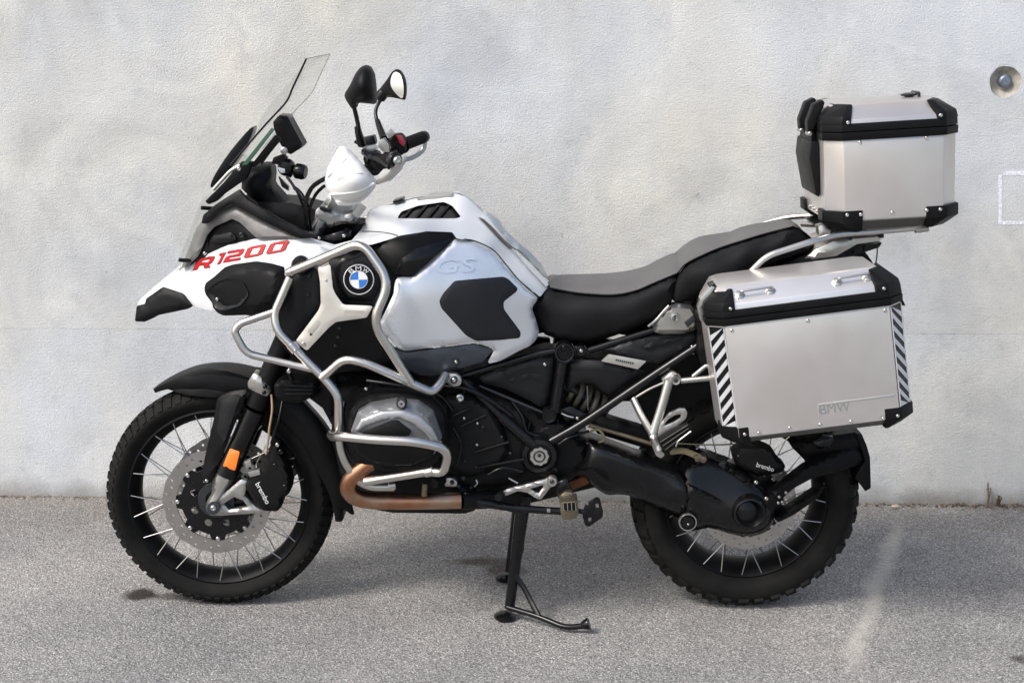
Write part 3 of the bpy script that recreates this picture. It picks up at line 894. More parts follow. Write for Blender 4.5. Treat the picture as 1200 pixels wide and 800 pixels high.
# ------------------------------------------------------------------ fork
def fork_side(s):
    Y = -.105
    k = tube('fork_leg', [(299, 480, Y), (265, 556, Y)], .030, 'black_satin', bike, seg=24)
    tube('fork_tube', [(385, 285, Y), (340, 385, Y), (300, 476, Y)], .0295, 'black_plastic', bike, seg=24, bend=.001)
    lo = sheet('fork_foot', smooth_poly([(257, 545), (266, 547), (277, 553), (272, 566), (262, 580), (258, 590), (257, 600), (249, 604), (242, 598), (242, 588), (248, 577), (249, 565)], 3), Y - .022, 'cast_silver', bike, thick=.05, edge=6, drop=.02, step=4)
    # triangular caliper bracket with a window
    sheet('caliper_bracket', [(244, 590), (262, 578), (283, 561), (291, 564), (286, 580), (300, 594), (306, 597), (303, 601), (256, 604), (246, 603)], Y - .012, 'cast_silver', bike, thick=.02, edge=2, drop=.004, step=3, rnd=2,
          holes=[[(262, 590), (274, 582), (285, 586), (291, 594), (268, 597)]])
    cyl('axle_nut', (250, 595, Y - .020), (250, 595, Y - .034), M_(7.5), 'dark_metal', lo, seg=20)
    bolt(250, 595, Y - .036, 4.5, lo, 'bolt_metal')
    lathe('wheel_sensor_ring', P(254, 585, -.080), NEAR, [(.030, 0), (.050, 0), (.052, .004), (.050, .008), (.030, .008)], 'dark_metal', bike, 40, closed=True)
    # clamp
    cl = sheet('fork_clamp', [(297, 437), (305, 441), (313, 450), (317.5, 452), (317.5, 459), (313, 464), (308, 463), (291, 455), (290, 448)], [(290, 450, Y - .024), (303, 450, Y - .037), (317, 457, Y - .028), (300, 440, Y - .035), (308, 462, Y - .035)], 'cast_silver', bike, thick=.05, edge=3, drop=.006, step=4, rnd=2)
    for q in ((310.5, 453), (309.5, 460)): bolt(*q, Y - .036, 3.0, cl, 'black_satin')
    # shield in front of the leg
    sheet('fork_shield', [(255, 466), (268, 459), (290, 456), (286, 470), (265, 522), (262, 530), (254, 548), (246, 567), (240, 566), (236, 558), (240, 536), (251, 488)], [(255, 466, Y - .01), (290, 456, Y - .03), (265, 522, Y - .03), (240, 545, Y - .005), (246, 567, Y - .02)], 'black_plastic', bike, thick=.012, edge=5, drop=.008, step=5, rnd=4)
    sheet('shield_inset', [(259, 470), (270, 463), (282, 463), (263, 518), (254, 506)], [(255, 466, Y - .016), (290, 456, Y - .036), (265, 522, Y - .036), (240, 545, Y - .011)], 'charcoal_plastic', bike, thick=.006, edge=2.5, drop=.003, step=5, rnd=4)
    bolt(242, 563, Y - .022, 2.4, bike, 'bolt_metal')
fork_side(-1)
sheet('reflector', [(269.5, 525), (281, 529), (275.5, 551.5), (261, 546)], [(269, 525, -.134), (281, 529, -.141), (275, 551, -.141), (261, 546, -.134)], 'orange_reflector', bike, thick=.008, edge=1.5, drop=.003, step=4, rnd=2)
# far fork leg, plain
for nm, pts, r, mt in (('fork_leg', [(299, 480), (262, 570)], .030, 'black_satin'), ('fork_tube', [(385, 285), (300, 476)], .0295, 'black_plastic'), ('fork_foot', [(263, 565), (250, 598)], .022, 'cast_silver')):
    a = P(*pts[0], -.105); c = P(*pts[1], -.105)
    tube(nm, [Vector((a.x, .105, a.z)), Vector((c.x, .105, c.z))], r, mt, bike, seg=20)

def caliper(outline, Y, text, origin, ang, width, hgt, detail, mirror_far):
    c = sheet('brake_caliper', outline, Y, 'engine_black', bike, thick=.05, edge=7, drop=.018, step=4, rnd=3)
    for (x, y, r) in detail: bolt(x, y, Y + .002, r, c, 'black_satin')
    V, Fc = text_pieces(text)
    ca, sa = math.cos(ang), math.sin(ang)
    mapped('lettering', V, Fc, lambda u, v, w: P(origin[0] + u * width * ca + v * hgt * sa, origin[1] + u * width * sa - v * hgt * ca, Y - .004), 'emblem_white', c)
    if mirror_far: mirror(c)
    return c
caliper([(290, 560), (300, 552), (311, 540), (317, 520), (322, 517), (328, 521), (331, 534), (337, 546), (342, 566), (340, 577), (331, 584), (331, 592), (325, 599), (308, 598), (297, 586), (287, 570)], -.135, 'brembo', (299.0, 567.0), math.radians(62), 27, 6.0, [(329, 529, 4), (334, 570, 4), (322, 545, 3.5)], True)
caliper([(858, 530), (868, 523), (890, 520), (906, 527), (914, 540), (921, 545), (918, 552), (905, 556), (888, 558), (872, 552), (862, 545)], -.125, 'brembo', (886.0, 546.5), math.radians(17), 21, 5.5, [(866, 535, 3.5)], False)
# brake hose and sensor cable
curve_tube('brake_hose', [(318, 462, -.13), (319, 480, -.14), (316, 500, -.14), (314, 517, -.135), (312, 532, -.13)], .0032, 'cable_tan', bike)
curve_tube('sensor_cable', [(331, 470, -.12), (327, 490, -.14), (322, 505, -.135), (318, 520, -.13)], .004, 'black_satin', bike)
bolt(325, 521, -.15, 3.0, bike)
prism('hose_bracket', [(286, 541), (293, 538), (295, 545), (289, 549)], -.14, -.12, 'cast_silver', bike, .001)
prism('hose_bracket', [(290, 553), (304, 550), (305, 556), (293, 559)], -.138, -.12, 'cast_silver', bike, .001)

# ------------------------------------------------------------------ beak and nose panels
BEAK = Depth([(160, 362, -.045), (180, 342, -.05), (208, 317, -.06), (240, 300, -.10), (268, 288, -.135), (298, 281, -.16), (348, 280, -.185), (392, 288, -.19), (226, 362, -.10), (250, 362, -.14), (240, 330, -.125), (280, 310, -.175), (335, 315, -.215), (380, 305, -.215), (430, 285, -.205)])
beak = sheet('beak', [(158, 366), (161, 357), (178, 342), (208, 317), (238, 300), (268, 287), (298, 280), (348, 279), (366, 280), (392, 287.5), (416, 281), (434, 280), (430, 286), (400, 293), (372, 304), (340, 317), (330, 345), (290, 352), (262, 360), (246, 363.5), (230, 360), (210, 350), (180, 365)], BEAK, 'white_paint', bike, thick=.012, edge=4, drop=.006, step=6, rnd=3)
beak2 = mirror(beak)
def nose_bridge():
    """the beak's top between its two flanks"""
    line = [(159, 362), (161, 357), (178, 342), (208, 317), (238, 300), (268, 287), (298, 280)]
    L_ = [P(x, y, float(BEAK(x, y)[0]) + .004) for x, y in line]
    bm = bmesh.new(); rows = []
    for p in L_:
        rows.append([bm.verts.new((p.x, p.y * k, p.z + .010 * (1 - k * k))) for k in (1, .7, .35, 0, -.35, -.7, -1)])
    low = [[bm.verts.new((v.co.x, v.co.y, v.co.z - .012)) for v in r] for r in rows]
    n = len(rows)
    for G, flip in ((rows, 0), (low, 1)):
        for i in range(n - 1):
            for k in range(6):
                bm.faces.new([G[i][k], G[i][k + 1], G[i + 1][k + 1], G[i + 1][k]])
    for i in range(n - 1):
        for k in (0, 6): bm.faces.new([rows[i][k], rows[i + 1][k], low[i + 1][k], low[i][k]])
    for k in range(6):
        bm.faces.new([rows[0][k], rows[0][k + 1], low[0][k + 1], low[0][k]]); bm.faces.new([rows[-1][k], rows[-1][k + 1], low[-1][k + 1], low[-1][k]])
    finish(bm, 'beak_top', 'white_paint', bike, 40)
nose_bridge()
class DepthOff(Depth):
    def __init__(s, D, d): s.D, s.d = D, d
    def __call__(s, x, y): return s.D(x, y) - s.d
def on(name, outline, D, d, material, parent, **k):
    """a piece lying d in front of depth surface D"""
    return sheet(name, outline, DepthOff(D, d), material, parent, **k)
tipo = [(158, 376.5), (160, 358.5), (170, 356), (171, 350), (191, 336), (215, 344), (226, 359), (220, 362), (186, 369), (181, 372), (170, 377)]
tp = on('beak_tip', tipo, BEAK, .010, 'black_plastic', bike, thick=.016, edge=6, drop=.008, step=5, rnd=2)
mirror(tp)
prism('beak_tip_underside', [(158, 376), (161, 360), (190, 345), (222, 361), (186, 368), (170, 377)], -.045, .045, 'black_plastic', bike, .002)
# black side intake with a faceted bulge
wo_ = [(237, 337), (239, 330), (250, 322), (262, 311), (272, 307.5), (300, 303.5), (318, 306), (336, 311), (336, 330), (330, 352), (318, 362), (300, 372), (290, 369), (262, 370), (254, 366), (238, 345)]
wg = on('side_intake', wo_, BEAK, .018, 'black_plastic', bike, thick=.03, edge=13, drop=.022, step=4.5, flat=True, rnd=3, sharp=20)
on('intake_duct', [(242, 341), (252, 331), (266, 326), (284, 329), (292, 345), (282, 358), (262, 364), (252, 361)], BEAK, .014, 'black_satin', wg, thick=.004, edge=6, drop=-.008, step=4.5, rnd=4)
bolt(254.5, 350.5, -.168, 2.5, wg)
mirror(wg)
# decal R1200
def decal():
    Z = {'R': [[(0, 0), (0, 1), (.5, 1), (.5, .79), (.27, .79), (.27, .56), (.5, .56), (.5, .36), (.27, .36), (.27, 0)], [(.5, 1), (.85, 1), (1, .88), (1, .5), (.9, .4), (.8, .38), (1, 0), (.70, 0), (.53, .36), (.5, .36), (.5, .56), (.74, .56), (.74, .79), (.5, .79)]],
         '1': [[(0, 1), (.9, 1), (.9, 0), (.35, 0), (.35, .76), (0, .76)]],
         '2': [[(0, 1), (.85, 1), (1, .88), (1, .5), (.85, .40), (.27, .40), (.27, .22), (1, .22), (1, 0), (0, 0), (0, .5), (.15, .61), (.74, .61), (.74, .78), (0, .78)]],
         '0': [[(0, .14), (0, .86), (.15, 1), (.5, 1), (.5, .79), (.27, .79), (.27, .21), (.5, .21), (.5, 0), (.15, 0)], [(.5, 1), (.85, 1), (1, .86), (1, .14), (.85, 0), (.5, 0), (.5, .21), (.73, .21), (.73, .79), (.5, .79)]]}
    root = None
    spec = [('R', 226, 316.5, 22.5), ('1', 252, 310.0, 9.5), ('2', 261.5, 307.5, 21.5), ('0', 285, 302.5, 23.5), ('0', 311, 298.0, 24.5)]
    for ch, x0, y0, w in spec:
        for lay, (dx, dy, dep, mt, gr) in enumerate([(0, 0, .0022, 'red_decal', 0.0), (0, 0, .0014, 'dark_decal', .7)]):
            for poly in Z[ch]:
                def px(u, v):
                    hgt = 12.8; x = x0 + u * (w - 2.6) + v * 6.5; y = y0 - v * hgt - (u * (w - 2.6)) * .175
                    return x, y
                pts = [px(u, v) for u, v in poly]
                c = np.mean(pts, axis=0)
                if gr:
                    pts = [(x + gr * np.sign(x - c[0]), y + gr * np.sign(y - c[1])) for x, y in pts]
                o = on('decal_letter', pts, BEAK, dep, mt, beak, thick=.0006, edge=1, drop=0, step=4)
decal()

# grey nose trim, headlight and clear guard
TRIM = Depth([(213, 312, -.09), (230, 268, -.10), (240, 255, -.11), (274, 240, -.14), (300, 255, -.16), (350, 277, -.19), (300, 278, -.175), (272, 258, -.15), (250, 268, -.12), (232, 300, -.11)])
trim = sheet('nose_trim', [(212, 315), (230, 267), (240, 254.5), (274, 239), (284, 246), (312, 260), (354, 278), (346, 280.5), (306, 280.5), (300, 278.5), (281, 260.5), (272, 256.5), (251, 266), (243, 275), (233, 299), (222, 310)], TRIM, 'grey_trim', bike, thick=.014, edge=5, drop=.007, step=4.5, rnd=2)
mirror(trim)
on('nose_inner', [(222, 312), (240, 270), (256, 258), (276, 252), (310, 282), (268, 292), (240, 303)], TRIM, -.022, 'black_plastic', bike, thick=.01, edge=4, drop=.003, step=6)
on('latch_bracket', [(246, 282), (250, 276), (270, 272), (276, 278), (276, 282), (270, 284), (254, 285), (248, 284.5)], TRIM, -.006, 'charcoal_plastic', bike, thick=.012, edge=2.5, drop=.005, step=3.5, rnd=2)
bolt(270, 276, -.146, 2.4, bike, 'dark_metal'); bolt(283, 275, -.155, 3.6, bike, 'dark_metal'); bolt(240, 297, -.118, 2.6, bike); bolt(211, 315, -.10, 1.8, bike)
# headlight block between the trims
hull('headlight_housing', [P(214, 311, -.085), P(232, 266, -.085), P(250, 250, -.085), P(275, 250, -.10), P(300, 280, -.12), P(240, 305, -.10)] + [Vector((v.x, -v.y, v.z)) for v in (P(214, 311, -.085), P(232, 266, -.085), P(250, 250, -.085), P(275, 250, -.10), P(300, 280, -.12), P(240, 305, -.10))], 'black_satin', bike, .006)
for sg in (-1, 1):
    q = P(222, 285, sg * .05); lathe('headlamp', Vector((q.x + .020, q.y, q.z)), Vector((-.85, 0, .4)), [(0, .004), (.030, .006), (.038, .002), (.040, -.01), (0, -.01)], 'headlight', bike, 28)
def clear_guard():
    pr = [P(x, y, 0) for x, y in ((205, 316), (210, 303), (222, 272), (233, 243), (238, 231), (245, 229))]
    bm = bmesh.new(); A = []; B = []
    for i, p in enumerate(pr):
        A.append([bm.verts.new((p.x + .035 * (k * k), k * .105, p.z)) for k in (-1, -.66, -.33, 0, .33, .66, 1)])
        B.append([bm.verts.new((v.co.x + .0035, v.co.y, v.co.z)) for v in A[-1]])
    for G in (A, B):
        for i in range(len(pr) - 1):
            for k in range(6): bm.faces.new([G[i][k], G[i][k + 1], G[i + 1][k + 1], G[i + 1][k]])
    for i in range(len(pr) - 1):
        for k in (0, 6): bm.faces.new([A[i][k], A[i + 1][k], B[i + 1][k], B[i][k]])
    for k in range(6):
        for i in (0, -1): bm.faces.new([A[i][k], A[i][k + 1], B[i][k + 1], B[i][k]])
    g = finish(bm, 'headlight_guard', 'clear_screen', bike, 40)
    for q in ((210, 304), (236, 243)):
        c = P(*q, -.10); cyl('guard_stud', Vector((c.x, -.108, c.z)), Vector((c.x + .03, -.095, c.z - .004)), .0055, 'black_satin', g, 12)
clear_guard()

# ------------------------------------------------------------------ screen
def cross_sheet(name, near, mid, half, material, parent, thick=.004, n=8, bow=2.0, bulge=None):
    """sheet curved across the machine between a near rail (y = -half), a middle rail (y = 0) and the far rail"""
    a = [P(x, y, -half) for x, y in near]; m = [P(x, y, 0) for x, y in mid] if mid else [Vector((p.x - d, 0, p.z)) for p, d in zip(a, bulge)]
    bm = bmesh.new(); A = []; B = []
    for p, q in zip(a, m):
        ra = []; rb = []
        for k in range(-n, n + 1):
            t = abs(k / n) ** bow
            v = Vector((q.x + (p.x - q.x) * t, half * k / n, q.z + (p.z - q.z) * t))
            ra.append(bm.verts.new(v)); rb.append(bm.verts.new(v + Vector((thick * .9, 0, -thick * .4))))
        A.append(ra); B.append(rb)
    w = 2 * n + 1
    for G in (A, B):
        for i in range(len(a) - 1):
            for k in range(w - 1): bm.faces.new([G[i][k], G[i][k + 1], G[i + 1][k + 1], G[i + 1][k]])
    for i in range(len(a) - 1):
        for k in (0, w - 1): bm.faces.new([A[i][k], A[i + 1][k], B[i + 1][k], B[i][k]])
    for k in range(w - 1):
        for i in (0, -1): bm.faces.new([A[i][k], A[i][k + 1], B[i][k + 1], B[i][k]])
    return finish(bm, name, material, parent, 40)
sm = lambda p: smooth_poly(p, 4, closed=False)
scr = cross_sheet('windscreen', sm([(359, 70), (352, 85), (343, 103), (335, 120), (314, 143), (292, 168), (270, 194)]), None, .245, 'clear_screen', bike, bulge=[q[0] for q in smooth_poly([(0, 0), (.028, 0), (.045, 0), (.06, 0), (.050, 0), (.015, 0), (-.015, 0)], 4, closed=False)])
curve_tube('screen_edge', [(359, 69, -.246), (352, 84, -.246), (343, 103, -.246), (335, 120, -.246), (314, 143, -.246), (292, 168, -.246), (270, 194, -.246)], .0026, 'black_gloss', scr)
e0 = [P(x, y, -.246) for x, y in ((359, 69), (352, 84), (343, 103), (335, 120), (314, 143), (292, 168), (270, 194))]
curve_tube('screen_edge', [Vector((v.x, -v.y, v.z)) for v in e0], .0009, 'grey_trim', scr)
m0 = e0[0]
curve_tube('screen_edge', [Vector((m0.x + (e0[0].x - m0.x) * k * k, .246 * k, m0.z + (e0[0].z - m0.z) * k * k)) for k in (-1, -.5, 0, .5, 1)], .0010, 'grey_trim', scr)
prism('wind_deflector', smooth_poly([(293, 150.5), (296.5, 153), (289, 171), (274, 193), (256, 214), (249, 220), (246.5, 217), (252, 204), (270, 177)], 3), -.035, .025, 'tinted', bike, .002)
# support strips behind the screen
prism('screen_strut', [(318, 150), (322, 152), (290, 193), (283, 194)], -.15, -.144, 'green_edge', bike, .001)
prism('screen_strut', [(322, 158), (328, 162), (306, 190), (298, 196), (292, 196)], -.13, -.11, 'black_plastic', bike, .003)
prism('screen_bracket', [(282, 190), (296, 190), (288, 210), (262, 228), (254, 236), (244, 240), (240, 236), (262, 214)], -.135, -.10, 'black_plastic', bike, .004)
prism('screen_bracket', [(303, 186), (326, 160), (330, 163), (316, 180), (306, 194)], -.118, -.10, 'black_satin', bike, .003)
tube('screen_arm', [(250, 222, -.125), (270, 200, -.13), (281, 194, -.13)], .005, 'steel_tube', bike)
for q in ((280, 198), (286, 251 - 10), (285.5, 241)): bolt(*q, -.15, 3.0, bike)

# ------------------------------------------------------------------ cockpit
sheet('cockpit_side', [(252, 240), (280, 222), (290, 234), (330, 258), (372, 278), (352, 280), (310, 260), (272, 239), (256, 248), (244, 262), (236, 262), (238, 252)], [(252, 240, -.145), (280, 222, -.155), (330, 258, -.19), (372, 278, -.205), (310, 260, -.19), (236, 254, -.13)], 'black_plastic', bike, thick=.016, edge=3, drop=.003, step=3.5, rnd=2)
curve_tube('cockpit_rib', [(286, 232, -.155), (300, 243, -.165), (322, 257, -.178), (345, 268, -.188), (368, 277, -.195)], .005, 'black_satin', bike)
sheet('instrument_pod', smooth_poly([(288, 203), (298, 195), (315, 193), (319, 205), (318, 216), (326, 226), (342, 241), (370, 250), (369, 266), (340, 258), (310, 243), (283, 221)], 2), [(288, 203, -.08), (315, 193, -.06), (318, 216, -.075), (342, 241, -.08), (370, 250, -.07), (369, 266, -.08), (310, 243, -.08), (283, 221, -.08), (300, 215, -.095)], 'black_plastic', bike, thick=.08, edge=8, drop=.025, step=5)
sheet('dash_core', [(300, 236), (342, 238), (372, 246), (392, 262), (386, 278), (352, 278), (320, 262)], -.09, 'engine_black', bike, thick=.18, edge=5, drop=.01, step=8)
curve_tube('dash_cable', [(356, 243, -.10), (350, 228, -.11), (342, 215, -.10), (336, 207, -.09)], .004, 'black_satin', bike)
curve_tube('dash_cable', [(362, 245, -.06), (358, 236, -.08), (352, 226, -.07), (345, 220, -.06)], .0055, 'black_satin', bike)
curve_tube('clutch_hose', [(360, 268, -.14), (358, 240, -.17), (364, 222, -.19), (374, 213, -.22), (386, 207, -.26)], .0060, 'black_satin', bike)
curve_tube('throttle_cable', [(364, 270, -.12), (363, 246, -.15), (370, 228, -.17), (380, 218, -.20)], .0045, 'black_satin', bike)
# satellite navigator on its ball mount
gps = sheet('navigator', [(320, 143), (326, 136), (335, 137), (355, 170), (352, 174), (341, 181), (334, 178), (327, 166), (321, 151)], -.045, 'black_plastic', bike, thick=.075, edge=2, drop=.004, step=4, rnd=1)
sheet('navigator_bezel', [(331, 136), (337.5, 138), (355, 170), (351, 173)], -.050, 'black_plastic', gps, thick=.085, edge=1.5, drop=.002, step=6)
prism('navigator_visor', [(326, 135), (337, 136), (338, 139), (333, 139)], -.052, .038, 'black_satin', gps, .001)
lathe('navigator_lock', P(333, 176.5, -.062), NEAR, [(0, .006), (.006, .006), (.0095, .004), (.010, 0), (0, 0)], 'bolt_metal', gps, 20)
prism('mount_arm', [(320, 185), (331, 181), (336, 186), (330, 194), (318, 192)], -.035, .005, 'black_plastic', bike, .003)
lathe('mount_ball', P(336, 196, -.02), NEAR, [(0, .028), (.016, .024), (.023, .012), (.024, 0), (.023, -.012), (.016, -.024), (0, -.028)], 'black_satin', bike, 24)
tube('mount_post', [(333, 196, -.02), (344, 204, -.02)], .014, 'black_satin', bike)
lathe('power_plug', P(346, 200, -.03), Vector((1, -.2, -.15)), [(0, 0), (.018, 0), (.021, .004), (.021, .022), (.017, .030), (0, .030)], 'black_satin', bike, 24)
prism('mount_block', [(325, 196), (334, 198), (334, 203), (328, 203)], -.05, -.02, 'silver_paint', bike, .002)
prism('mount_wedge', [(326, 207), (338, 219), (338, 224), (330, 219)], -.05, -.03, 'black_satin', bike, .002)

# ------------------------------------------------------------------ handlebar, triple clamp
hb = tube('handlebar', [(464, 187, -.455), (436, 192, -.33), (414, 212, -.16), Vector((P(405, 223, -.05).x, -.04, P(405, 223, -.05).z)), Vector((P(405, 223, -.05).x, .04, P(405, 223, -.05).z)), Vector((P(414, 212, -.16).x + .012, .16, P(414, 212, -.16).z)), (468, 172, .33), (497, 160.5, .455)], .0125, 'black_satin', bike, bend=.05, seg=16)
for a, b2, sg in (((461, 187.4, -.445), (441, 190.5, -.335), -1), ((495, 161.2, .447), (472, 170, .345), 1)):
    p, q = P(*a), P(*b2)
    g = cyl('grip', p, q, .0178, 'rubber', hb, 28)
    ax = (q - p).normalized()
    lathe('grip_flange', q, ax, [(.012, 0), (.024, 0), (.0255, .002), (.024, .006), (.012, .006)], 'black_satin', hb, 28, closed=True)
    lathe('bar_end', p - ax * .018, ax, [(0, 0), (.013, 0), (.018, .004), (.0185, .018), (0, .018)], 'black_satin', hb, 24)
    for k in range(9):
        c = p.lerp(q, (k + .8) / 10.5)
        lathe('grip_ridge', c, ax, [(.0175, -.0015), (.0188, -.0008), (.0188, .0008), (.0175, .0015)], 'rubber', hb, 24, closed=True)
bolt(465.5, 188, -.480, 5.2, hb, 'bolt_metal', axis=Vector((.25, -1, .1)))
# switch cluster near side
sheet('switch_cluster', [(425, 184), (432, 178), (443, 178), (447, 186), (446, 203), (439, 207), (430, 201)], -.325, 'black_plastic', hb, thick=.05, edge=4, drop=.01, step=4, rnd=3)
for k in range(4): prism('switch_key', [(423 + k * 2.2, 176 + k * 3.4), (427 + k * 2.2, 175 + k * 3.4), (428 + k * 2.2, 177 + k * 3.4), (424 + k * 2.2, 178.5 + k * 3.4)], -.335, -.30, 'charcoal_plastic', hb, .001)
sheet('fluid_reservoir', [(414, 167), (417, 164), (438, 159), (440.5, 168), (438, 172), (424, 173)], -.27, 'black_plastic', hb, thick=.05, edge=3, drop=.006, step=4, rnd=2)
prism('lever_mount', [(424, 173), (438, 170), (442, 176), (432, 180), (426, 179)], -.30, -.25, 'cast_silver', hb, .003)
tube('clutch_lever', [(425, 179, -.28), (432, 184, -.36), (447, 190, -.42), (456, 196, -.46)], .0062, 'black_satin', hb, bend=.02, flat=.7)
# far cluster, reservoir and lever
sheet('switch_cluster', [(452, 164), (460, 158), (470, 157), (476, 165), (476, 178), (470, 183), (461, 178)], .30, 'black_plastic', hb, thick=.06, edge=4, drop=.01, step=4, rnd=3)
prism('kill_switch', [(464, 159), (470, 159), (475, 167), (473, 172), (468, 168)], .292, .31, 'red_switch', hb, .002)
prism('lever_mount', [(444, 165), (450, 162), (456, 170), (456, 179), (448, 178), (443, 172)], .24, .28, 'cast_silver', hb, .003)
prism('fluid_reservoir', [(452, 156), (457, 152), (462, 158), (456, 163)], .25, .30, 'cast_silver', hb, .003)
# white hand guards
HG = [(397, 172), (405, 171), (412, 178), (427, 195), (441, 211), (440, 219), (434, 228), (426, 235), (412, 240), (396, 240), (391, 233), (383, 225), (380.5, 210), (384, 196)]
hd = Depth([(397, 172, -.36), (412, 178, -.37), (441, 213, -.42), (426, 235, -.42), (396, 240, -.40), (381, 210, -.40), (408, 208, -.455), (420, 215, -.455)])
hgd = sheet('hand_guard', round_poly(HG, 4), hd, 'white_plastic', bike, thick=.006, edge=10, drop=.030, step=3.0)
for line in ([(384, 207), (392, 200), (406, 186)], [(396, 210), (412, 204), (424, 203)], [(386, 228), (402, 227), (424, 223), (438, 215)]):
    bm = bmesh.new()
    pts = [P(x, y, float(hd(x, y)[0]) + .0015) for x, y in smooth_poly(line, 5, False)]
    ring_sweep(bm, pts, .0034, 6); finish(bm, 'guard_ridge', 'white_plastic', hgd, 60)
sheet('guard_lip', [(390, 231), (396, 233), (414, 234), (428, 231), (424, 237), (412, 241), (396, 241)], -.405, 'white_plastic', hgd, thick=.03, edge=2.5, drop=.006, step=4, rnd=2)
sheet('guard_arm', [(440, 212), (450, 207), (456, 202), (461, 190), (463, 183), (468, 183), (471, 188), (468, 196), (461, 206), (452, 213), (441, 217)], [(440, 214, -.425), (456, 204, -.45), (467, 188, -.472)], 'cast_silver', hgd, thick=.008, edge=2.5, drop=.003, step=4, rnd=2)
g2 = sheet('hand_guard', [(448, 214), (440, 200), (452, 186), (470, 178), (478, 184), (470, 200), (458, 212)], .42, 'white_plastic', bike, thick=.006, edge=6, drop=.01, step=5, rnd=4)
tube('guard_arm', [(498, 164, .468), (497, 175, .465), (486, 184, .45), (472, 188, .43)], .0075, 'cast_silver', g2, bend=.02, flat=.6)
# mirrors
m1 = sheet('rear_view_mirror', round_poly([(428, 76), (434.5, 78), (439, 87), (441, 103), (441.5, 119), (439.5, 122.5), (420, 120.5), (418, 127), (412, 128), (404, 115), (403.5, 110), (410, 100), (416.5, 86), (422, 79)], 3), Depth([(428, 76, -.40), (441, 100, -.40), (440, 122, -.39), (405, 112, -.38), (412, 128, -.385), (424, 105, -.43), (430, 95, -.425)]), 'black_plastic', bike, thick=.016, edge=8, drop=.024, step=3.5)
sheet('mirror_pane', round_poly([(428, 79), (434, 81), (438, 90), (439.5, 118), (421, 118), (408, 112), (417, 90)], 3), -.374, 'mirror_glass', m1, thick=.004, edge=1, drop=.001, step=6)
tube('mirror_stem', [(414.5, 124, -.372), (417, 134, -.365), (420, 148, -.35), (423, 168, -.31)], .0056, 'black_satin', m1, bend=.03)
tube('stem_sleeve', [(419, 150, -.345), (420.5, 157, -.330), (424, 169, -.305)], [.0078, .0095, .0115], 'black_satin', m1)
m2 = sheet('rear_view_mirror', smooth_poly([(463, 82), (469, 84), (474, 93), (475.5, 104), (474.5, 116), (471.5, 117), (455, 114), (447, 120), (442.5, 118), (442, 109), (453, 94), (458, 86)], 3), [(463, 82, .40), (475, 104, .38), (472, 116, .38), (444, 118, .42), (453, 94, .41)], 'black_plastic', bike, thick=.05, edge=4, drop=.014, step=3.5)
sheet('mirror_pane', smooth_poly([(464.5, 84.5), (470, 89), (473, 102), (472, 114.5), (467, 113), (459.5, 104), (457.5, 96), (460, 87)], 3), [(464, 84, .3945), (473, 102, .372), (472, 114, .372), (458, 97, .3945)], 'mirror_glass', m2, thick=.004, edge=1, drop=.001, step=4)
tube('mirror_stem', [(447, 116, .40), (443, 122, .39), (439.5, 131, .38), (442, 143, .36), (449, 161, .31)], .0056, 'black_satin', m2, bend=.03)
tube('stem_sleeve', [(442, 141, .365), (445, 150, .345), (450, 163, .305)], [.0075, .0095, .0115], 'black_satin', m2)
lathe('mirror_joint', P(447, 112, .405), Vector((.5, 0, .8)), [(0, -.012), (.016, -.012), (.018, 0), (.016, .012), (0, .012)], 'black_satin', m2, 20)
# triple clamp and risers
tcp = sheet('triple_clamp', [(370, 246), (374, 243), (388, 247), (404, 252), (412, 250), (420, 256), (413, 264), (402, 262), (388, 266), (378, 265), (368, 259)], -.115, 'clamp_metal', bike, thick=.23, edge=2, drop=.005, step=4, rnd=1, flat=True, sharp=25)
sheet('bar_riser', [(385, 228), (396, 233), (412, 236), (414, 248), (402, 254), (388, 254), (384, 246), (378, 243)], -.06, 'clamp_metal', tcp, thick=.12, edge=3, drop=.008, step=4, rnd=2, flat=True, sharp=25)
prism('riser_cap', [(374, 242), (380, 242.5), (388, 247), (386, 249.5), (375, 246)], -.128, -.08, 'black_satin', tcp, .002)
cyl('fork_cap', (369, 276, -.105), (377, 257, -.105), .019, 'clamp_metal', tcp, 28)
cyl('fork_cap', Vector((P(369, 276, -.105).x, .105, P(369, 276, -.105).z)), Vector((P(377, 257, -.105).x, .105, P(377, 257, -.105).z)), .019, 'clamp_metal', tcp, 28)
bolt(376, 269, -.126, 2.4, tcp, 'black_satin')
sheet('steering_cover', [(374, 278), (384, 276), (402, 270), (411, 273), (412, 278), (402, 284), (390, 287), (378, 284)], -.155, 'black_gloss', bike, thick=.30, edge=3, drop=.006, step=5, rnd=3)
bolt(403, 276.5, -.158, 2.6, bike); bolt(374, 279, -.168, 2.2, bike)
sheet('head_fairing', [(352, 270), (380, 262), (412, 262), (425, 262), (432, 262), (424, 282), (400, 288), (372, 284)], -.06, 'engine_black', bike, thick=.12, edge=4, drop=.01, step=7)
tube('ignition_cable', [(404, 262, -.10), (414, 262, -.12), (423, 259, -.13)], .006, 'black_satin', bike)

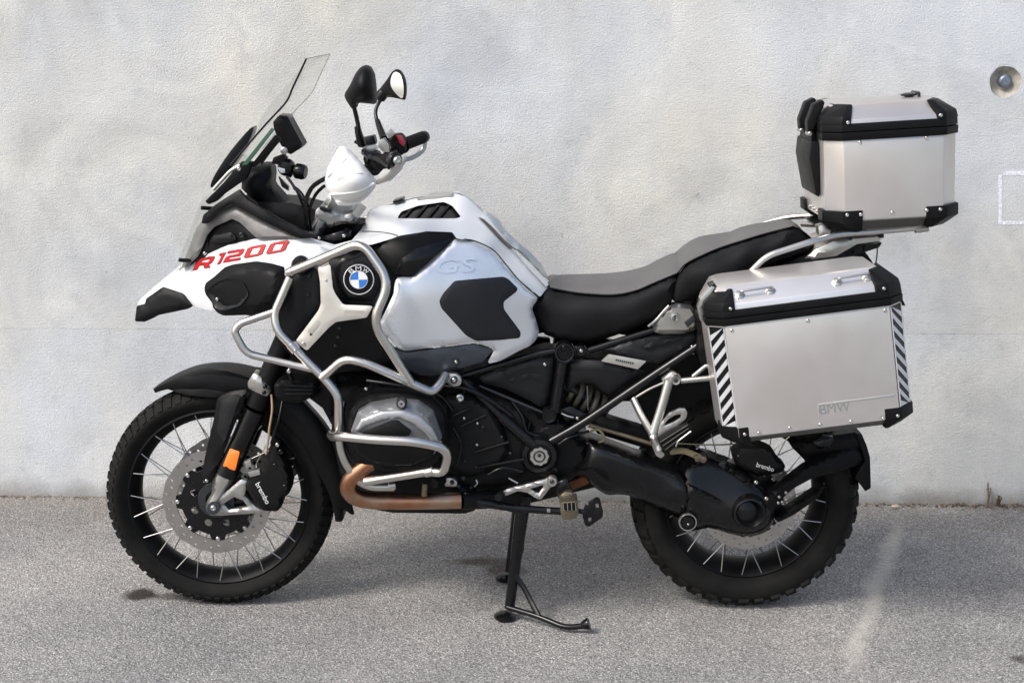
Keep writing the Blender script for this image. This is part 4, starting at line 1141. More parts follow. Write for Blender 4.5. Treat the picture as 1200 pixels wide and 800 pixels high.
# ------------------------------------------------------------------ tank
TANK = Depth([(425, 266, -.06), (432, 248, -.02), (462, 238, -.004), (485, 231, -.002), (510, 227.5, .0), (538, 225, .0), (552, 233, -.004), (565, 247, -.01), (600, 290, -.05), (640, 334, -.09),
              (440, 280, -.20), (470, 276, -.20), (500, 268, -.19), (530, 270, -.185), (558, 282, -.19), (608, 327, -.17), (632, 347, -.14), (465, 256, -.13), (500, 250, -.115), (535, 254, -.12), (575, 280, -.14), (415, 282, -.20)])
tank = sheet('tank_cover', [(366, 281), (392, 288.5), (410, 284), (424, 268), (432, 247.5), (460, 237.5), (485, 231), (510, 227.5), (538, 225), (550, 232), (566, 247), (600, 290), (622, 313), (643, 335), (633, 348), (608, 327.5), (578, 292.5), (558, 282.5), (535, 279.5), (530, 272), (500, 271), (468, 277), (436, 286.5), (424, 288), (396, 291)], TANK, 'white_paint', bike, thick=.010, edge=3.0, drop=.004, step=5, rnd=2,
             holes=[round_poly([(465, 256.5), (470, 248), (490, 241), (520, 236.5), (530, 241), (540.5, 254.5), (535, 256.5)], 3)])
mirror(tank)
curve_tube('panel_seam', [(424, 271, -.172), (440, 271.5, -.178), (455, 273, -.188), (466, 276, -.203)], .0012, 'black_satin', tank)
vent = on('tank_vent', [(462, 258), (468, 246), (490, 238), (522, 234), (533, 239), (544, 256), (536, 259)], TANK, -.018, 'black_satin', bike, thick=.01, edge=1, drop=0, step=6)
mirror(vent)
for x in (478, 492, 506, 519):
    pts = [(x - 7, 255.5), (x + 6, 240), (x + 9, 240.5), (x - 4, 255.5)]
    on('vent_fin', pts, TANK, -.006, 'black_plastic', vent, thick=.01, edge=1, drop=.001, step=4)
# trim along the saddle side of the tank
on('tank_trim', [(561, 254.5), (567, 257), (577, 266), (589, 279), (601, 290), (600, 292), (590, 284), (576, 270)], TANK, .010, 'black_satin', bike, thick=.006, edge=1.2, drop=.002, step=4)
on('tank_trim', [(601, 292), (606, 294), (622, 309), (640, 328), (643, 333), (640, 336), (620, 315)], TANK, .014, 'silver_paint', bike, thick=.006, edge=1.2, drop=.002, step=4)
sheet('tank_spine', [(559, 250), (568, 247), (584, 258), (590, 268), (606, 283), (622, 296), (634, 310), (645, 330), (630, 318), (604, 292), (580, 270)], [(559, 250, .0), (568, 247, .0), (606, 283, .0), (645, 330, .0), (604, 292, -.01)], 'plate_silver', bike, thick=.02, edge=2, drop=.004, step=5)
prism('filler_cap', [(460, 236), (472, 232.5), (473.5, 235), (461, 239)], -.03, .03, 'black_satin', bike, .002)
prism('filler_cover', [(488, 233), (510, 228.5), (530, 226.6), (530, 230), (500, 236)], -.03, .03, 'plate_silver', bike, .001)
# black shoulder with folded facet
SHO = Depth([(435, 287, -.215), (468, 277, -.215), (500, 271, -.20), (530, 272, -.195), (532, 279, -.20), (483, 324, -.245), (460, 318, -.245), (478, 300, -.248), (505, 285, -.225)])
sh1 = sheet('tank_shoulder', [(436, 287), (468, 277), (500, 271), (529, 272.5), (532, 279), (483, 324), (463, 322.5), (459, 317), (447, 302)], SHO, 'black_plastic', bike, thick=.014, edge=3, drop=.005, step=5, rnd=2)
on('shoulder_facet', [(463, 321), (471, 303), (488, 291), (530, 279), (484, 323)], SHO, .005, 'black_satin', sh1, thick=.006, edge=2, drop=.003, step=5)
mirror(sh1)
# silver flank
SIL = Depth([(533, 280, -.205), (558, 283, -.20), (578, 293, -.195), (608, 328, -.185), (631, 349, -.17), (624, 362, -.175), (631, 388, -.165), (612, 408, -.19), (585, 423, -.20), (555, 400, -.225), (468, 410, -.255), (444, 382, -.262), (461, 345, -.262), (466, 325, -.25), (500, 345, -.255), (520, 380, -.245), (560, 340, -.235), (600, 370, -.20), (490, 318, -.245)])
flank = sheet('tank_flank', [(533, 280), (558, 283.5), (578, 293.5), (608, 328.5), (631, 349.5), (623, 361), (628, 375), (632, 389), (628, 399), (620, 406), (609, 410.5), (586, 423), (571, 426), (580, 409), (556, 401), (500, 408), (474, 411), (466, 408), (443, 382), (453, 362), (461, 345), (463, 328), (468, 324.5), (483, 324.5)], SIL, 'silver_paint', bike, thick=.012, edge=5, drop=.008, step=5, rnd=4)
mirror(flank)
pad = on('knee_pad', [(514.5, 352.5), (519, 344), (532.5, 329), (560, 326.5), (590, 324), (596, 327), (607, 338), (605, 342), (590, 353.5), (590.5, 362), (610.5, 389), (609.5, 396), (585, 398.5), (558, 399.5), (546, 393), (517, 361)], SIL, .004, 'knee_pad', bike, thick=.008, edge=2.2, drop=.004, step=4, rnd=3)
mirror(pad)
V, Fc = text_pieces('GS', 0.02, 0.0)
tilt = 4.0
mapped('embossed_letters', V, Fc, lambda u, v, w: P(509 + u * 46 + v * 4, 321 - v * 17 - u * 2.5, float(SIL(510 + u * 46, 320 - v * 16)[0]) - .0018 - w * .05), 'silver_paint', flank)
low = sheet('lower_flank', [(441, 383), (463, 409), (476, 413.5), (500, 410), (556, 403), (578, 410), (566, 424), (508, 440.5), (494, 440), (480, 434), (460, 420), (446, 400)], [(441, 383, -.245), (463, 409, -.245), (556, 403, -.215), (578, 410, -.20), (566, 424, -.195), (508, 440, -.205), (480, 434, -.215), (452, 410, -.235)], 'lower_panel', bike, thick=.012, edge=3, drop=.006, step=5, rnd=2)
bolt(534.5, 424, -.214, 4.2, low, 'dark_metal'); bolt(534.5, 424, -.217, 2.2, low, 'bolt_metal')
mirror(low)
# black radiator shroud that carries the emblem
RAD = Depth([(340, 320, -.20), (390, 305, -.215), (440, 300, -.225), (460, 340, -.235), (440, 385, -.235), (380, 430, -.20), (330, 400, -.18), (400, 360, -.23)])
rad = sheet('radiator_shroud', [(336, 312), (372, 309), (400, 301), (430, 291), (448, 300), (466, 324), (462, 345), (446, 384), (460, 420), (440, 432), (400, 436), (372, 444), (344, 420), (326, 400), (322, 385), (330, 350)], RAD, 'black_plastic', bike, thick=.05, edge=4, drop=.008, step=7, rnd=3)
on('shroud_panel', [(386, 318), (400, 303), (428, 294), (450, 318), (436, 356), (404, 354), (394, 342)], RAD, .007, 'black_satin', rad, thick=.008, edge=3, drop=.004, step=5, rnd=3)
on('shroud_panel', [(340, 322), (370, 315), (374, 330), (374, 358), (344, 396), (330, 386), (328, 366)], RAD, .006, 'charcoal_plastic', rad, thick=.008, edge=3, drop=.004, step=5, rnd=3)
on('shroud_rib', [(436, 356), (450, 330), (456, 322), (448, 352), (440, 358)], RAD, .009, 'charcoal_plastic', rad, thick=.006, edge=2, drop=.003, step=4)
for q in ((362, 324), (363, 323), (398, 385), (396, 395), (393, 405), (361, 345), (428, 455 - 0)): bolt(*q, float(RAD(*q)[0]) - .012, 2.0, rad, 'dark_metal')
mirror(rad)
curve_tube('panel_seam', [(x, y, float(SIL(x, y)[0]) + .001) for x, y in ((534, 279.5), (546, 280.5), (558, 283), (578, 293), (593, 310), (608, 328), (631, 348.5))], .0016, 'black_gloss', flank)
# hoses and leads that thread past the engine
for pts, r in (([(520, 452, -.17), (548, 456, -.18), (576, 470, -.175), (600, 488, -.165)], .007), ([(430, 446, -.22), (470, 452, -.24), (512, 462, -.22), (530, 480, -.19)], .006), ([(404, 470, -.20), (402, 490, -.22), (408, 530, -.24)], .005),
               ([(600, 470, -.15), (612, 488, -.16), (618, 506, -.165), (640, 512, -.165)], .0045), ([(655, 520, -.17), (668, 512, -.17), (690, 505, -.15)], .004), ([(572, 556, -.20), (590, 548, -.20), (612, 552, -.19)], .0045), ([(530, 500, -.21), (540, 520, -.21), (536, 545, -.205)], .004)):
    curve_tube('hose', pts, r, 'black_satin', bike)
for k in range(6): tube('starter_fin', [(596 + k * 5, 482 + k * 2.5, -.155), (592 + k * 5, 500 + k * 2.5, -.16)], .0022, 'engine_black', bike)
# roundel
ec = P(420.5, 327.5, -.262); er = M_(17.6, -.262)
em = lathe('emblem', ec, NEAR, [(0, .002), (er * .56, .002), (er * .58, .0035), (er * .94, .0025), (er * .97, .0), (er * .97, -.02), (0, -.02)], 'black_gloss', bike, 48)
lathe('emblem_rim', ec, NEAR, [(er * .935, .002), (er * .96, .0042), (er * 1.0, .003), (er * 1.01, -.006), (er * .935, -.006)], 'emblem_white', em, 48, closed=True)
lathe('emblem_ring', ec, NEAR, [(er * .555, .002), (er * .57, .0044), (er * .60, .0036), (er * .60, .0), (er * .555, .0)], 'emblem_white', em, 48, closed=True)
for k in range(4):
    bm = lathe_mesh([(0.0002, .0036), (er * .555, .0030), (er * .555, .001), (0.0002, .001)], 10, closed=True, a0=k * math.pi / 2 + .04, a1=(k + 1) * math.pi / 2 + .04)
    bm.transform(axis_matrix(ec, NEAR)); finish(bm, 'emblem_quarter', ('emblem_white', 'emblem_blue')[k % 2], em)
ex = Vector((1, 0, 0)); ez = Vector((0, 0, 1))
for ch, a in (('B', 128), ('M', 90), ('W', 52)):
    V, Fc = text_pieces(ch); a = math.radians(a)
    rad_d = ex * math.cos(a) + ez * math.sin(a); tan_d = ex * math.sin(a) - ez * math.cos(a)
    wd = er * (.30 if ch == 'B' else .38)
    mapped('emblem_letter', V, Fc, lambda u, v, w: ec + rad_d * (er * .635 + v * er * .26) + tan_d * ((u - .5) * wd) + NEAR * .0046, 'emblem_white', em)

# ------------------------------------------------------------------ seat
SEAT = Depth([(645, 327, -.06), (654, 322, -.0), (690, 321, .0), (726, 318.6, .0), (756, 312, .0), (780, 300, .0), (795, 297, .0), (645, 338, -.105), (690, 345, -.125), (720, 346, -.135), (744, 341, -.145), (768, 331, -.15), (792, 321, -.15), (622, 360, -.12), (630, 380, -.125), (684, 402, -.135), (720, 393, -.145), (768, 372, -.155), (786, 357, -.155)])
st_lo = sheet('rider_seat', smooth_poly([(645, 337.5), (668, 342), (690, 344.5), (718, 345.5), (744, 341), (768, 331), (792, 321), (789, 340), (786, 357), (768, 372), (744, 384), (720, 393.5), (700, 399), (684, 402), (660, 398.5), (639, 392), (628, 379), (622, 360), (632, 348)], 2), DepthOff(SEAT, -.001), 'seat_black', bike, edge=6, drop=.016, step=5, back=0.0)
st_top = sheet('seat_cover', smooth_poly([(645, 337.5), (646, 327), (654, 322.3), (672, 321.5), (690, 321), (708, 320.5), (726, 318.6), (742, 316), (756, 312), (769, 306), (780, 300), (788, 297), (795, 297), (800, 303), (799, 310), (792, 321), (768, 331), (744, 341), (718, 345.5), (690, 344.5), (668, 342)], 2), SEAT, 'seat_grey', st_lo, drop=0, step=4, back=0.0005, ymax=-.0005)
def piping(line, D, parent, r=.0022):
    pts = [P(x, y, float(D(x, y)[0]) - .001) for x, y in smooth_poly(line, 4, False)]
    bm = bmesh.new(); ring_sweep(bm, pts, r, 6); return finish(bm, 'seam_piping', 'seat_black', parent, 60)
piping([(645, 337.5), (668, 342), (690, 344.5), (718, 345.5), (744, 341), (768, 331), (792, 321)], SEAT, st_lo)
mirror(st_lo, lower=.15); mirror(st_top, lower=.15)
PIL = Depth([(792, 297, -.02), (804, 285, .0), (819, 277.5, .0), (855, 271.5, .0), (900, 259.5, .0), (924, 257.4, .0), (940, 268, .0), (952, 283, -.04), (930, 266, -.12), (870, 283, -.145), (828, 298, -.15), (804, 310, -.15), (792, 325, -.15), (950, 290, -.12), (882, 316, -.165), (915, 300, -.155), (940, 293, -.11), (930, 280, -.14), (810, 351, -.165), (786, 342, -.16)])
pl = sheet('passenger_seat', smooth_poly([(930, 265.5), (900, 273), (870, 282), (848, 289), (828, 297), (804, 309), (795, 320), (787, 330), (785, 342), (787, 350), (794, 354), (810, 351.5), (840, 335), (882, 317), (915, 304), (940, 296), (953, 287), (951, 281), (942, 271)], 2), DepthOff(PIL, -.001), 'seat_black', bike, edge=7, drop=.022, step=5, back=0.0)
pt = sheet('seat_cover', smooth_poly([(930, 265.5), (900, 273), (870, 282), (848, 289), (828, 297), (804, 309), (797, 319), (797, 309), (800, 298), (806, 286), (819, 277.5), (836, 274.5), (855, 271.5), (878, 265.5), (900, 259.5), (913, 257.3), (924, 257.4), (934, 263), (940, 270)], 2), PIL, 'seat_grey', pl, drop=0, step=4, back=0.0005, ymax=-.0005)
piping([(930, 265.5), (900, 273), (870, 282), (848, 289), (828, 297), (804, 309), (795, 320)], PIL, pl)
mirror(pl, lower=.15); mirror(pt, lower=.15)

# ------------------------------------------------------------------ engine
sheet('engine_block', [(392, 452), (420, 440), (520, 440), (560, 450), (620, 470), (660, 500), (690, 520), (690, 545), (660, 570), (620, 590), (560, 596), (530, 590), (440, 592), (400, 560), (388, 510)], -.13, 'engine_black', bike, thick=.26, edge=8, drop=.02, step=9)
sheet('frame_core', [(380, 428), (444, 420), (540, 440), (640, 412), (700, 420), (770, 400), (800, 400), (760, 440), (700, 480), (660, 500), (560, 470), (400, 470)], -.06, 'engine_black', bike, thick=.12, edge=5, drop=.01, step=9)
sheet('gearbox_cover', [(528, 470), (560, 462), (600, 470), (626, 500), (630, 540), (600, 566), (560, 576), (532, 572), (524, 530)], -.16, 'engine_black', bike, thick=.06, edge=8, drop=.02, step=6, rnd=6)
sheet('clutch_cover', [(520, 466), (552, 462), (574, 478), (590, 500), (598, 530), (580, 552), (548, 560), (524, 552), (516, 510)], -.19, 'engine_black', bike, thick=.06, edge=8, drop=.018, step=5, rnd=6)
for k, (a, c) in enumerate((((540, 500), (570, 486)), ((556, 530), (596, 518)), ((560, 548), (614, 538)), ((530, 488), (552, 478)))):
    tube('case_rib', [(*a, -.197), (*c, -.190)], .004, 'engine_black', bike)
for q in ((544, 490), (559.5, 496), (559, 521), (598, 531), (558, 547), (520, 470), (532, 560), (552, 571), (566, 500), (588, 512), (545, 540)): bolt(*q, -.196, 1.9, bike, 'bolt_metal' if q[0] in (544, 559.5, 559, 520) else 'dark_metal')
lathe('oil_cap', P(539, 466, -.205), NEAR, [(0, .004), (.006, .006), (.010, .004), (.010, -.01), (0, -.01)], 'bolt_metal', bike, 20)
# boxer cylinder: barrel with fins and the valve cover
barrel_c = P(462, 512, -.14)
for k in range(7):
    y = -.15 - k * .016
    o = [(412, 470), (440, 460), (500, 462), (522, 486), (524, 530), (500, 552), (430, 552), (404, 530), (402, 496)]
    pts = [P(x, z, -.30) for x, z in o]
    bm = bmesh.new(); a = [bm.verts.new((p.x, y, p.z)) for p in pts]; b2 = [bm.verts.new((p.x, y + .007, p.z)) for p in pts]
    n = len(a); bm.faces.new(a); bm.faces.new(b2[::-1])
    for i in range(n): bm.faces.new([a[(i + 1) % n], a[i], b2[i], b2[(i + 1) % n]])
    fin = finish(bm, 'cylinder_fin', 'engine_black', bike); mirror(fin)
sheet('cylinder_barrel', [(418, 476), (500, 468), (516, 500), (512, 536), (440, 546), (410, 524)], -.27, 'engine_black', bike, thick=.16, edge=4, drop=.01, step=8)
head = sheet('cylinder_head', smooth_poly([(404, 506), (410, 482), (424, 468), (448, 462), (478, 462), (504, 470), (519, 486), (524, 512), (518, 534), (500, 548), (470, 553), (440, 550), (416, 540), (404, 522)], 2), -.300, 'engine_black', bike, thick=.06, edge=6, drop=.014, step=5)
mirror(head)
RC = Depth([(412, 503, -.355), (465, 470, -.355), (518, 512, -.350), (465, 543, -.352), (465, 505, -.365)])
rock = sheet('valve_cover', [(411, 505), (419, 483), (434, 474), (464, 469), (490, 471.5), (508, 484), (518, 512), (510, 531), (484, 543), (448, 543), (420, 530)], RC, 'rocker_cover', bike, thick=.03, edge=9, drop=.026, step=3, flat=True, rnd=1, sharp=28)
mirror(rock)
on('cover_ridge', [(416, 504), (423, 491), (446, 482), (472, 480), (493, 488), (507, 502), (515, 518), (507, 520), (498, 508), (485, 497.5), (468, 489.5), (450, 492), (430, 499), (419, 506)], RC, .012, 'ridge_metal', rock, thick=.02, edge=1.6, drop=.003, step=2.5, sharp=70)
on('cover_inset', [(424, 507), (458, 493.5), (466, 493), (482, 505), (479, 511), (450, 512), (424, 513)], RC, .010, 'engine_black', rock, thick=.014, edge=2, drop=.002, step=4, rnd=2)
on('cover_base', [(414, 514), (450, 513), (500, 516), (512, 522), (506, 536), (484, 545), (456, 546), (432, 540), (418, 530)], RC, .012, 'engine_black', rock, thick=.02, edge=4, drop=.008, step=4, rnd=3)
lathe('cover_cap', P(470.5, 473, -.360), NEAR, [(0, .005), (.004, .005), (.006, .009), (.009, .010), (.0125, .006), (.014, 0), (.014, -.02), (0, -.02)], 'dark_metal', rock, 24)
lathe('cap_screw', P(470.5, 473, -.370), NEAR, [(.003, .002), (.0085, .002), (.009, 0), (.003, 0)], 'bolt_metal', rock, 20, closed=True)
bolt(515, 519, -.345, 3.6, rock); bolt(429, 455.5, -.26, 2.6, bike)
# exhaust header
curve_tube('exhaust_header', [(452, 532, -.27), (430, 545, -.272), (414, 558, -.27), (408, 570, -.262), (414, 581, -.25), (432, 586, -.235), (460, 587, -.225), (500, 587, -.22), (540, 586, -.21)], .0225, 'exhaust', bike, n=6, seg=24)
cyl('header_stub', (497, 581, -.238), (498, 566, -.24), .008, 'brass', bike, 16)
tube('exhaust_pipe', [(540, 587, -.20), (600, 584, -.14), (650, 572, -.02), (700, 560, .04)], .024, 'engine_black', bike, bend=.05)
sheet('heat_box', [(664, 566), (690, 556), (690, 566), (672, 574)], -.09, 'rusty_pipe', bike, thick=.12, edge=2, drop=.003, step=6)
sheet('skid_plate', [(432, 592), (460, 596), (540, 594), (560, 592), (556, 598), (545, 601.5), (460, 600.5), (440, 597)], -.13, 'engine_black', bike, thick=.26, edge=2, drop=.005, step=8)
# auxiliary lamp/horn pod behind the fork
hp = sheet('fog_lamp', [(321, 450), (330, 445), (352, 446), (369, 450), (372, 458), (364, 466), (350, 472), (330, 470), (322, 464)], -.20, 'black_plastic', bike, thick=.06, edge=4, drop=.01, step=4, rnd=3)
for k in range(3): prism('lamp_fin', [(334, 450.5 + k * 5), (366, 452 + k * 4), (366, 453.6 + k * 4), (334, 452.6 + k * 5)], -.207, -.19, 'charcoal_plastic', hp, .0006)
bolt(338.5, 435, -.235, 3.0, bike); bolt(339, 433, -.23, 2.2, bike)
cyl('lamp_bracket', (338, 433, -.225), (342, 446, -.2), .006, 'black_satin', bike)
sheet('oil_cooler', [(346, 420), (392, 430), (396, 466), (390, 500), (378, 478), (362, 466), (372, 456)], -.14, 'engine_black', bike, thick=.28, edge=5, drop=.01, step=7)
sheet('lower_wishbone', [(312, 430), (360, 424), (420, 440), (410, 470), (384, 470), (360, 462), (330, 452)], -.10, 'engine_black', bike, thick=.20, edge=5, drop=.01, step=7)
prism('wiring_lug', [(389, 494), (393, 493), (394, 503), (390, 505)], -.20, -.17, 'black_satin', bike, .001)

# ------------------------------------------------------------------ crash bars
TR = .0118
def bar(pts, r=TR, bend=.045, name='crash_bar', mt='steel_tube'):
    o = tube(name, pts, r, mt, bike, bend=bend, seg=18); return o
cb = bar([(338.5, 319.5, -.245), (392, 297, -.275), (424, 283, -.290), (457, 330, -.315), (436, 378, -.325), (482, 449, -.300)])
m_ = mirror(cb)
lathe('bar_end_cap', P(338.0, 319.7, -.245), P(338.5, 319.5, -.245) - P(392, 297, -.275), [(0, .001), (.0055, .001), (.006, .004), (.0115, .004), (.0132, .001), (.0132, -.014), (0, -.014)], 'steel_tube', cb, 24)
cb2 = bar([(340, 325, -.245), (321, 368, -.255), (325, 388, -.265), (383, 446, -.285), (397, 464, -.29), (396.5, 500, -.29), (400, 535, -.285), (424, 570, -.27), (462, 570, -.26)])
mirror(cb2)
lathe('bar_clamp', P(344, 407, -.272), P(352, 416, -.275) - P(344, 407, -.272), [(.0118, -.012), (.0140, -.011), (.0140, .011), (.0118, .012)], 'steel_tube', cb2, 24, closed=True)
bolt(346, 411, -.288, 2.2, cb2)
cb3 = bar([(377, 443, -.287), (403, 420, -.30), (425, 424, -.305), (462, 440, -.305), (506, 460, -.29), (516, 450, -.27), (522, 439, -.24)], bend=.035)
mirror(cb3)
cb4 = bar([(322, 365, -.255), (281, 379, -.265), (274, 388, -.268), (288, 414, -.27), (330, 424, -.272), (368, 433, -.278)], r=.0098, bend=.025)
mirror(cb4)
cb5 = bar([(388, 509, -.29), (390, 512, -.33), (400, 511, -.385), (440, 515, -.405), (488, 517, -.41), (527, 526, -.40), (520, 554, -.37), (502, 552, -.36), (428, 564, -.30)], bend=.04)
mirror(cb5)
cyl('bar_collar', (508, 551.5, -.366), (498, 553.5, -.36), .0128, 'steel_tube', cb5, 20)
cyl('bar_foot', (518, 562, -.20), (508, 566, -.24), .014, 'engine_black', cb5, 20)
cyl('bar_foot', (455, 569, -.262), (463, 567.5, -.258), .0135, 'steel_tube', cb2, 20)
sheet('bar_mount', [(520, 440), (526, 438), (535, 438), (541, 444), (540, 451), (532, 453), (524, 449)], -.235, 'cast_silver', bike, thick=.02, edge=2.5, drop=.004, step=4, rnd=2)
bolt(532, 445, -.240, 5.0, bike, 'dark_metal'); bolt(532, 445, -.243, 3.2, bike)
sheet('bar_mount', [(517, 560), (530, 560), (536, 565), (535, 570), (522, 570)], -.20, 'cast_silver', bike, thick=.02, edge=2, drop=.003, step=4, rnd=2)
bolt(530, 565, -.206, 3.2, bike, 'dark_metal')
# three-armed plate on the crash bar
YP = Depth([(380, 310, -.268), (385, 340, -.278), (436, 364, -.305), (352, 405, -.272), (392, 362, -.284)])
yp = sheet('brace_plate', [(372, 312.5), (387, 309.5), (390, 338), (394, 346), (402, 357), (437, 358.5), (433, 366), (430, 372), (394, 377), (386, 383), (359.5, 411), (346, 400), (373, 364), (376, 356), (375, 330)], YP, 'plate_silver', bike, thick=.004, edge=2.2, drop=.002, step=4.5, rnd=3)
on('plate_recess', [(360, 388), (372, 374), (377, 378), (364, 394)], YP, .0006, 'cast_silver', yp, thick=.001, edge=1, drop=.0005, step=4, rnd=2)
on('plate_groove', [(404, 363), (428, 364), (426, 367), (402, 369)], YP, .0006, 'cast_silver', yp, thick=.001, edge=1, drop=.0005, step=4, rnd=1)
V, Fc = text_pieces('TOURATECH')
mapped('lettering', V, Fc, lambda u, v, w: P(365.5 + u * 8.2 + v * 2.0, 391.5 - u * 9.8 - v * -1.6 - v * 3.2, float(YP(370, 386)[0]) - .0028), 'dark_decal', yp)
mapped('plate_mark', np.array([(0, 0, 0), (1, .4, 0), (.4, 1.2, 0)]), [(0, 1, 2)], lambda u, v, w: P(362.5 + u * 3.4, 393.5 - v * 3.2, float(YP(364, 392)[0]) - .0028), 'dark_decal', yp)
bolt(355.5, 403, -.275, 2.8, yp); bolt(382, 328.5, -.276, 1.6, yp)
tube('plate_rod', [(376, 313, -.262), (386, 307.5, -.268)], .0035, 'steel_tube', yp)
lathe('bar_boss', P(352, 311, -.225), NEAR, [(0, .004), (.012, .006), (.021, .004), (.024, 0), (.024, -.03), (0, -.03)], 'black_satin', bike, 28)

# ------------------------------------------------------------------ rear frame
FR = .0145
def ftube(pts, r=FR, bend=.04, mt='black_satin', name='frame_tube', far=True):
    o = tube(name, pts, r, mt, bike, bend=bend, seg=16)
    if far: mirror(o)
    return o
ftube([(543, 446, -.165), (588, 489, -.172)], .0115)
ftube([(586, 487, -.172), (626, 522, -.175)], .0155)
ftube([(640, 520, -.165), (681, 497, -.165), (768, 438, -.165), (818, 405, -.165)], .0120)
ftube([(540, 441, -.15), (627, 415, -.15), (657, 410, -.15)], .0095)
ftube([(690, 410.5, -.15), (765, 387, -.15), (800, 378, -.15)], .0090)
ftube([(659, 424, -.158), (650, 482, -.160)], .0150)
ftube([(562, 452, -.145), (638, 484, -.15)], .0042, mt='dark_metal')
ftube([(545, 446, -.15), (540, 480, -.15), (535, 520, -.15)], .012)
lathe('frame_cap', P(661.5, 413.5, -.172), NEAR, [(0, -.004), (.020, -.004), (.0225, .003), (.026, .004), (.0275, 0), (.0275, -.04), (0, -.04)], 'black_gloss', bike, 32)
lathe('cap_rim', P(661.5, 413.5, -.1765), NEAR, [(.0215, 0), (.0225, .0016), (.0240, .0016), (.0248, 0)], 'dark_metal', bike, 36, closed=True)
bolt(661, 407, -.178, 3.4, bike, 'black_satin')
lathe('frame_cap', P(681, 411.5, -.165), NEAR, [(0, .002), (.012, .003), (.0145, 0), (.0145, -.03), (0, -.03)], 'black_satin', bike, 24)
bolt(681, 411, -.171, 2.6, bike)
lathe('frame_node', P(643.5, 487, -.172), NEAR, [(0, .001), (.012, .001), (.013, .004), (.018, .005), (.0205, 0), (.0205, -.05), (0, -.05)], 'black_satin', bike, 28)
pivot = lathe('pivot_housing', P(632, 533.5, -.175), NEAR, [(0, .002), (.030, .002), (.034, .010), (.046, .008), (.054, -.006), (.056, -.05), (0, -.05)], 'black_satin', bike, 40)
mirror(pivot)
pc = P(632, 533.5, -.178)
bm = bmesh.new(); ringp = []
for k in range(48):
    a = 2 * math.pi * k / 48; r = .0245 + .0013 * math.cos(9 * a); ringp.append((r * math.cos(a), r * math.sin(a)))
bm.free()
pcap = plate('pivot_cap', ringp, [], .010, axis_matrix(pc, NEAR), 'cast_silver', pivot)
lathe('pivot_ring', pc + NEAR * .010, NEAR, [(.012, 0), (.013, .002), (.016, .002), (.017, 0)], 'dark_metal', pivot, 32, closed=True)
bolt(632, 533.5, -.189, 2.6, pivot, 'dark_metal')
sheet('pivot_gusset', [(612, 508), (632, 500), (652, 490), (668, 500), (676, 500), (660, 516), (650, 530), (655, 560), (640, 560), (615, 550), (606, 530)], -.155, 'black_satin', bike, thick=.06, edge=6, drop=.012, step=5, rnd=3)
# side panels
sp1 = sheet('side_panel', [(562, 443), (600, 428), (628, 419.5), (648, 421), (647, 444), (640, 474), (632, 477), (622, 470), (590, 455), (566, 450)], -.15, 'charcoal_plastic', bike, thick=.02, edge=4, drop=.007, step=5, rnd=3)
on('panel_relief', [(592, 446), (620, 437), (632, 439), (640, 450), (622, 444), (600, 449)], Depth(-.15), .003, 'charcoal_plastic', sp1, thick=.005, edge=3, drop=.003, step=4)
bolt(638.5, 427, -.154, 2.6, sp1); mirror(sp1)
sp2 = sheet('side_panel', [(666, 424), (682, 421), (714, 424), (757, 434), (740, 446), (714, 463), (704, 456), (696, 449), (678, 449), (664, 460), (662, 450)], [(666, 424, -.155), (757, 434, -.155), (714, 463, -.165), (664, 460, -.15), (700, 436, -.17)], 'charcoal_plastic', bike, thick=.02, edge=4, drop=.008, step=5, rnd=3)
mirror(sp2)
sp3 = sheet('side_panel', [(694, 410), (730, 400), (770, 389), (812, 385), (824, 395), (800, 412), (770, 426), (756, 424), (714, 414)], [(694, 410, -.15), (770, 389, -.15), (824, 395, -.16), (770, 426, -.17), (740, 408, -.165)], 'charcoal_plastic', bike, thick=.02, edge=4, drop=.008, step=5, rnd=3)
on('panel_relief', [(752, 407), (764, 400), (800, 394), (794, 399), (768, 405), (762, 410)], Depth(-.168), .004, 'charcoal_plastic', sp3, thick=.006, edge=2, drop=.003, step=4)
mirror(sp3)
npl = sheet('name_plate', [(713.5, 415), (757.5, 423), (747.5, 432.5), (704.5, 423)], -.178, 'plate_silver', bike, thick=.006, edge=1.2, drop=.002, step=5, rnd=1)
for k in range(9): prism('plate_mark', [(722 + k * 2.4, 420.5 + k * .5), (723.4 + k * 2.4, 420.8 + k * .5), (722.6 + k * 2.4, 423.0 + k * .5), (721.2 + k * 2.4, 422.7 + k * .5)], -.1795, -.178, 'dark_metal', npl, 0)
# shock absorber
bm = bmesh.new(); a = P(670, 457, -.06); c = P(704, 477, -.06); axv = (c - a); n = 130
xa = axv.normalized(); ya = NEAR; za = xa.cross(ya).normalized(); pts = []
for i in range(n + 1):
    t = i / n; an = t * 2 * math.pi * 4; pts.append(a + axv * t + (ya * math.cos(an) + za * math.sin(an)) * .030)
ring_sweep(bm, pts, .0075, 10); finish(bm, 'shock_spring', 'spring_tan', bike, 60)
cyl('shock_body', P(655, 446, -.05), P(712, 482, -.05), .022, 'dark_metal', bike)
tube('shock_cable', [(688, 452, -.10), (689, 480, -.10)], .0016, 'bolt_metal', bike)
sheet('shock_skirt', [(656, 480), (668, 476), (684, 484), (692, 490), (684, 500), (664, 496)], -.14, 'black_satin', bike, thick=.02, edge=3, drop=.004, step=5)
tube('shock_line', [(658, 484, -.15), (664, 487, -.155), (672, 489, -.155)], .003, 'bolt_metal', bike, bend=.01)
bolt(676.5, 490, -.148, 2.4, bike)
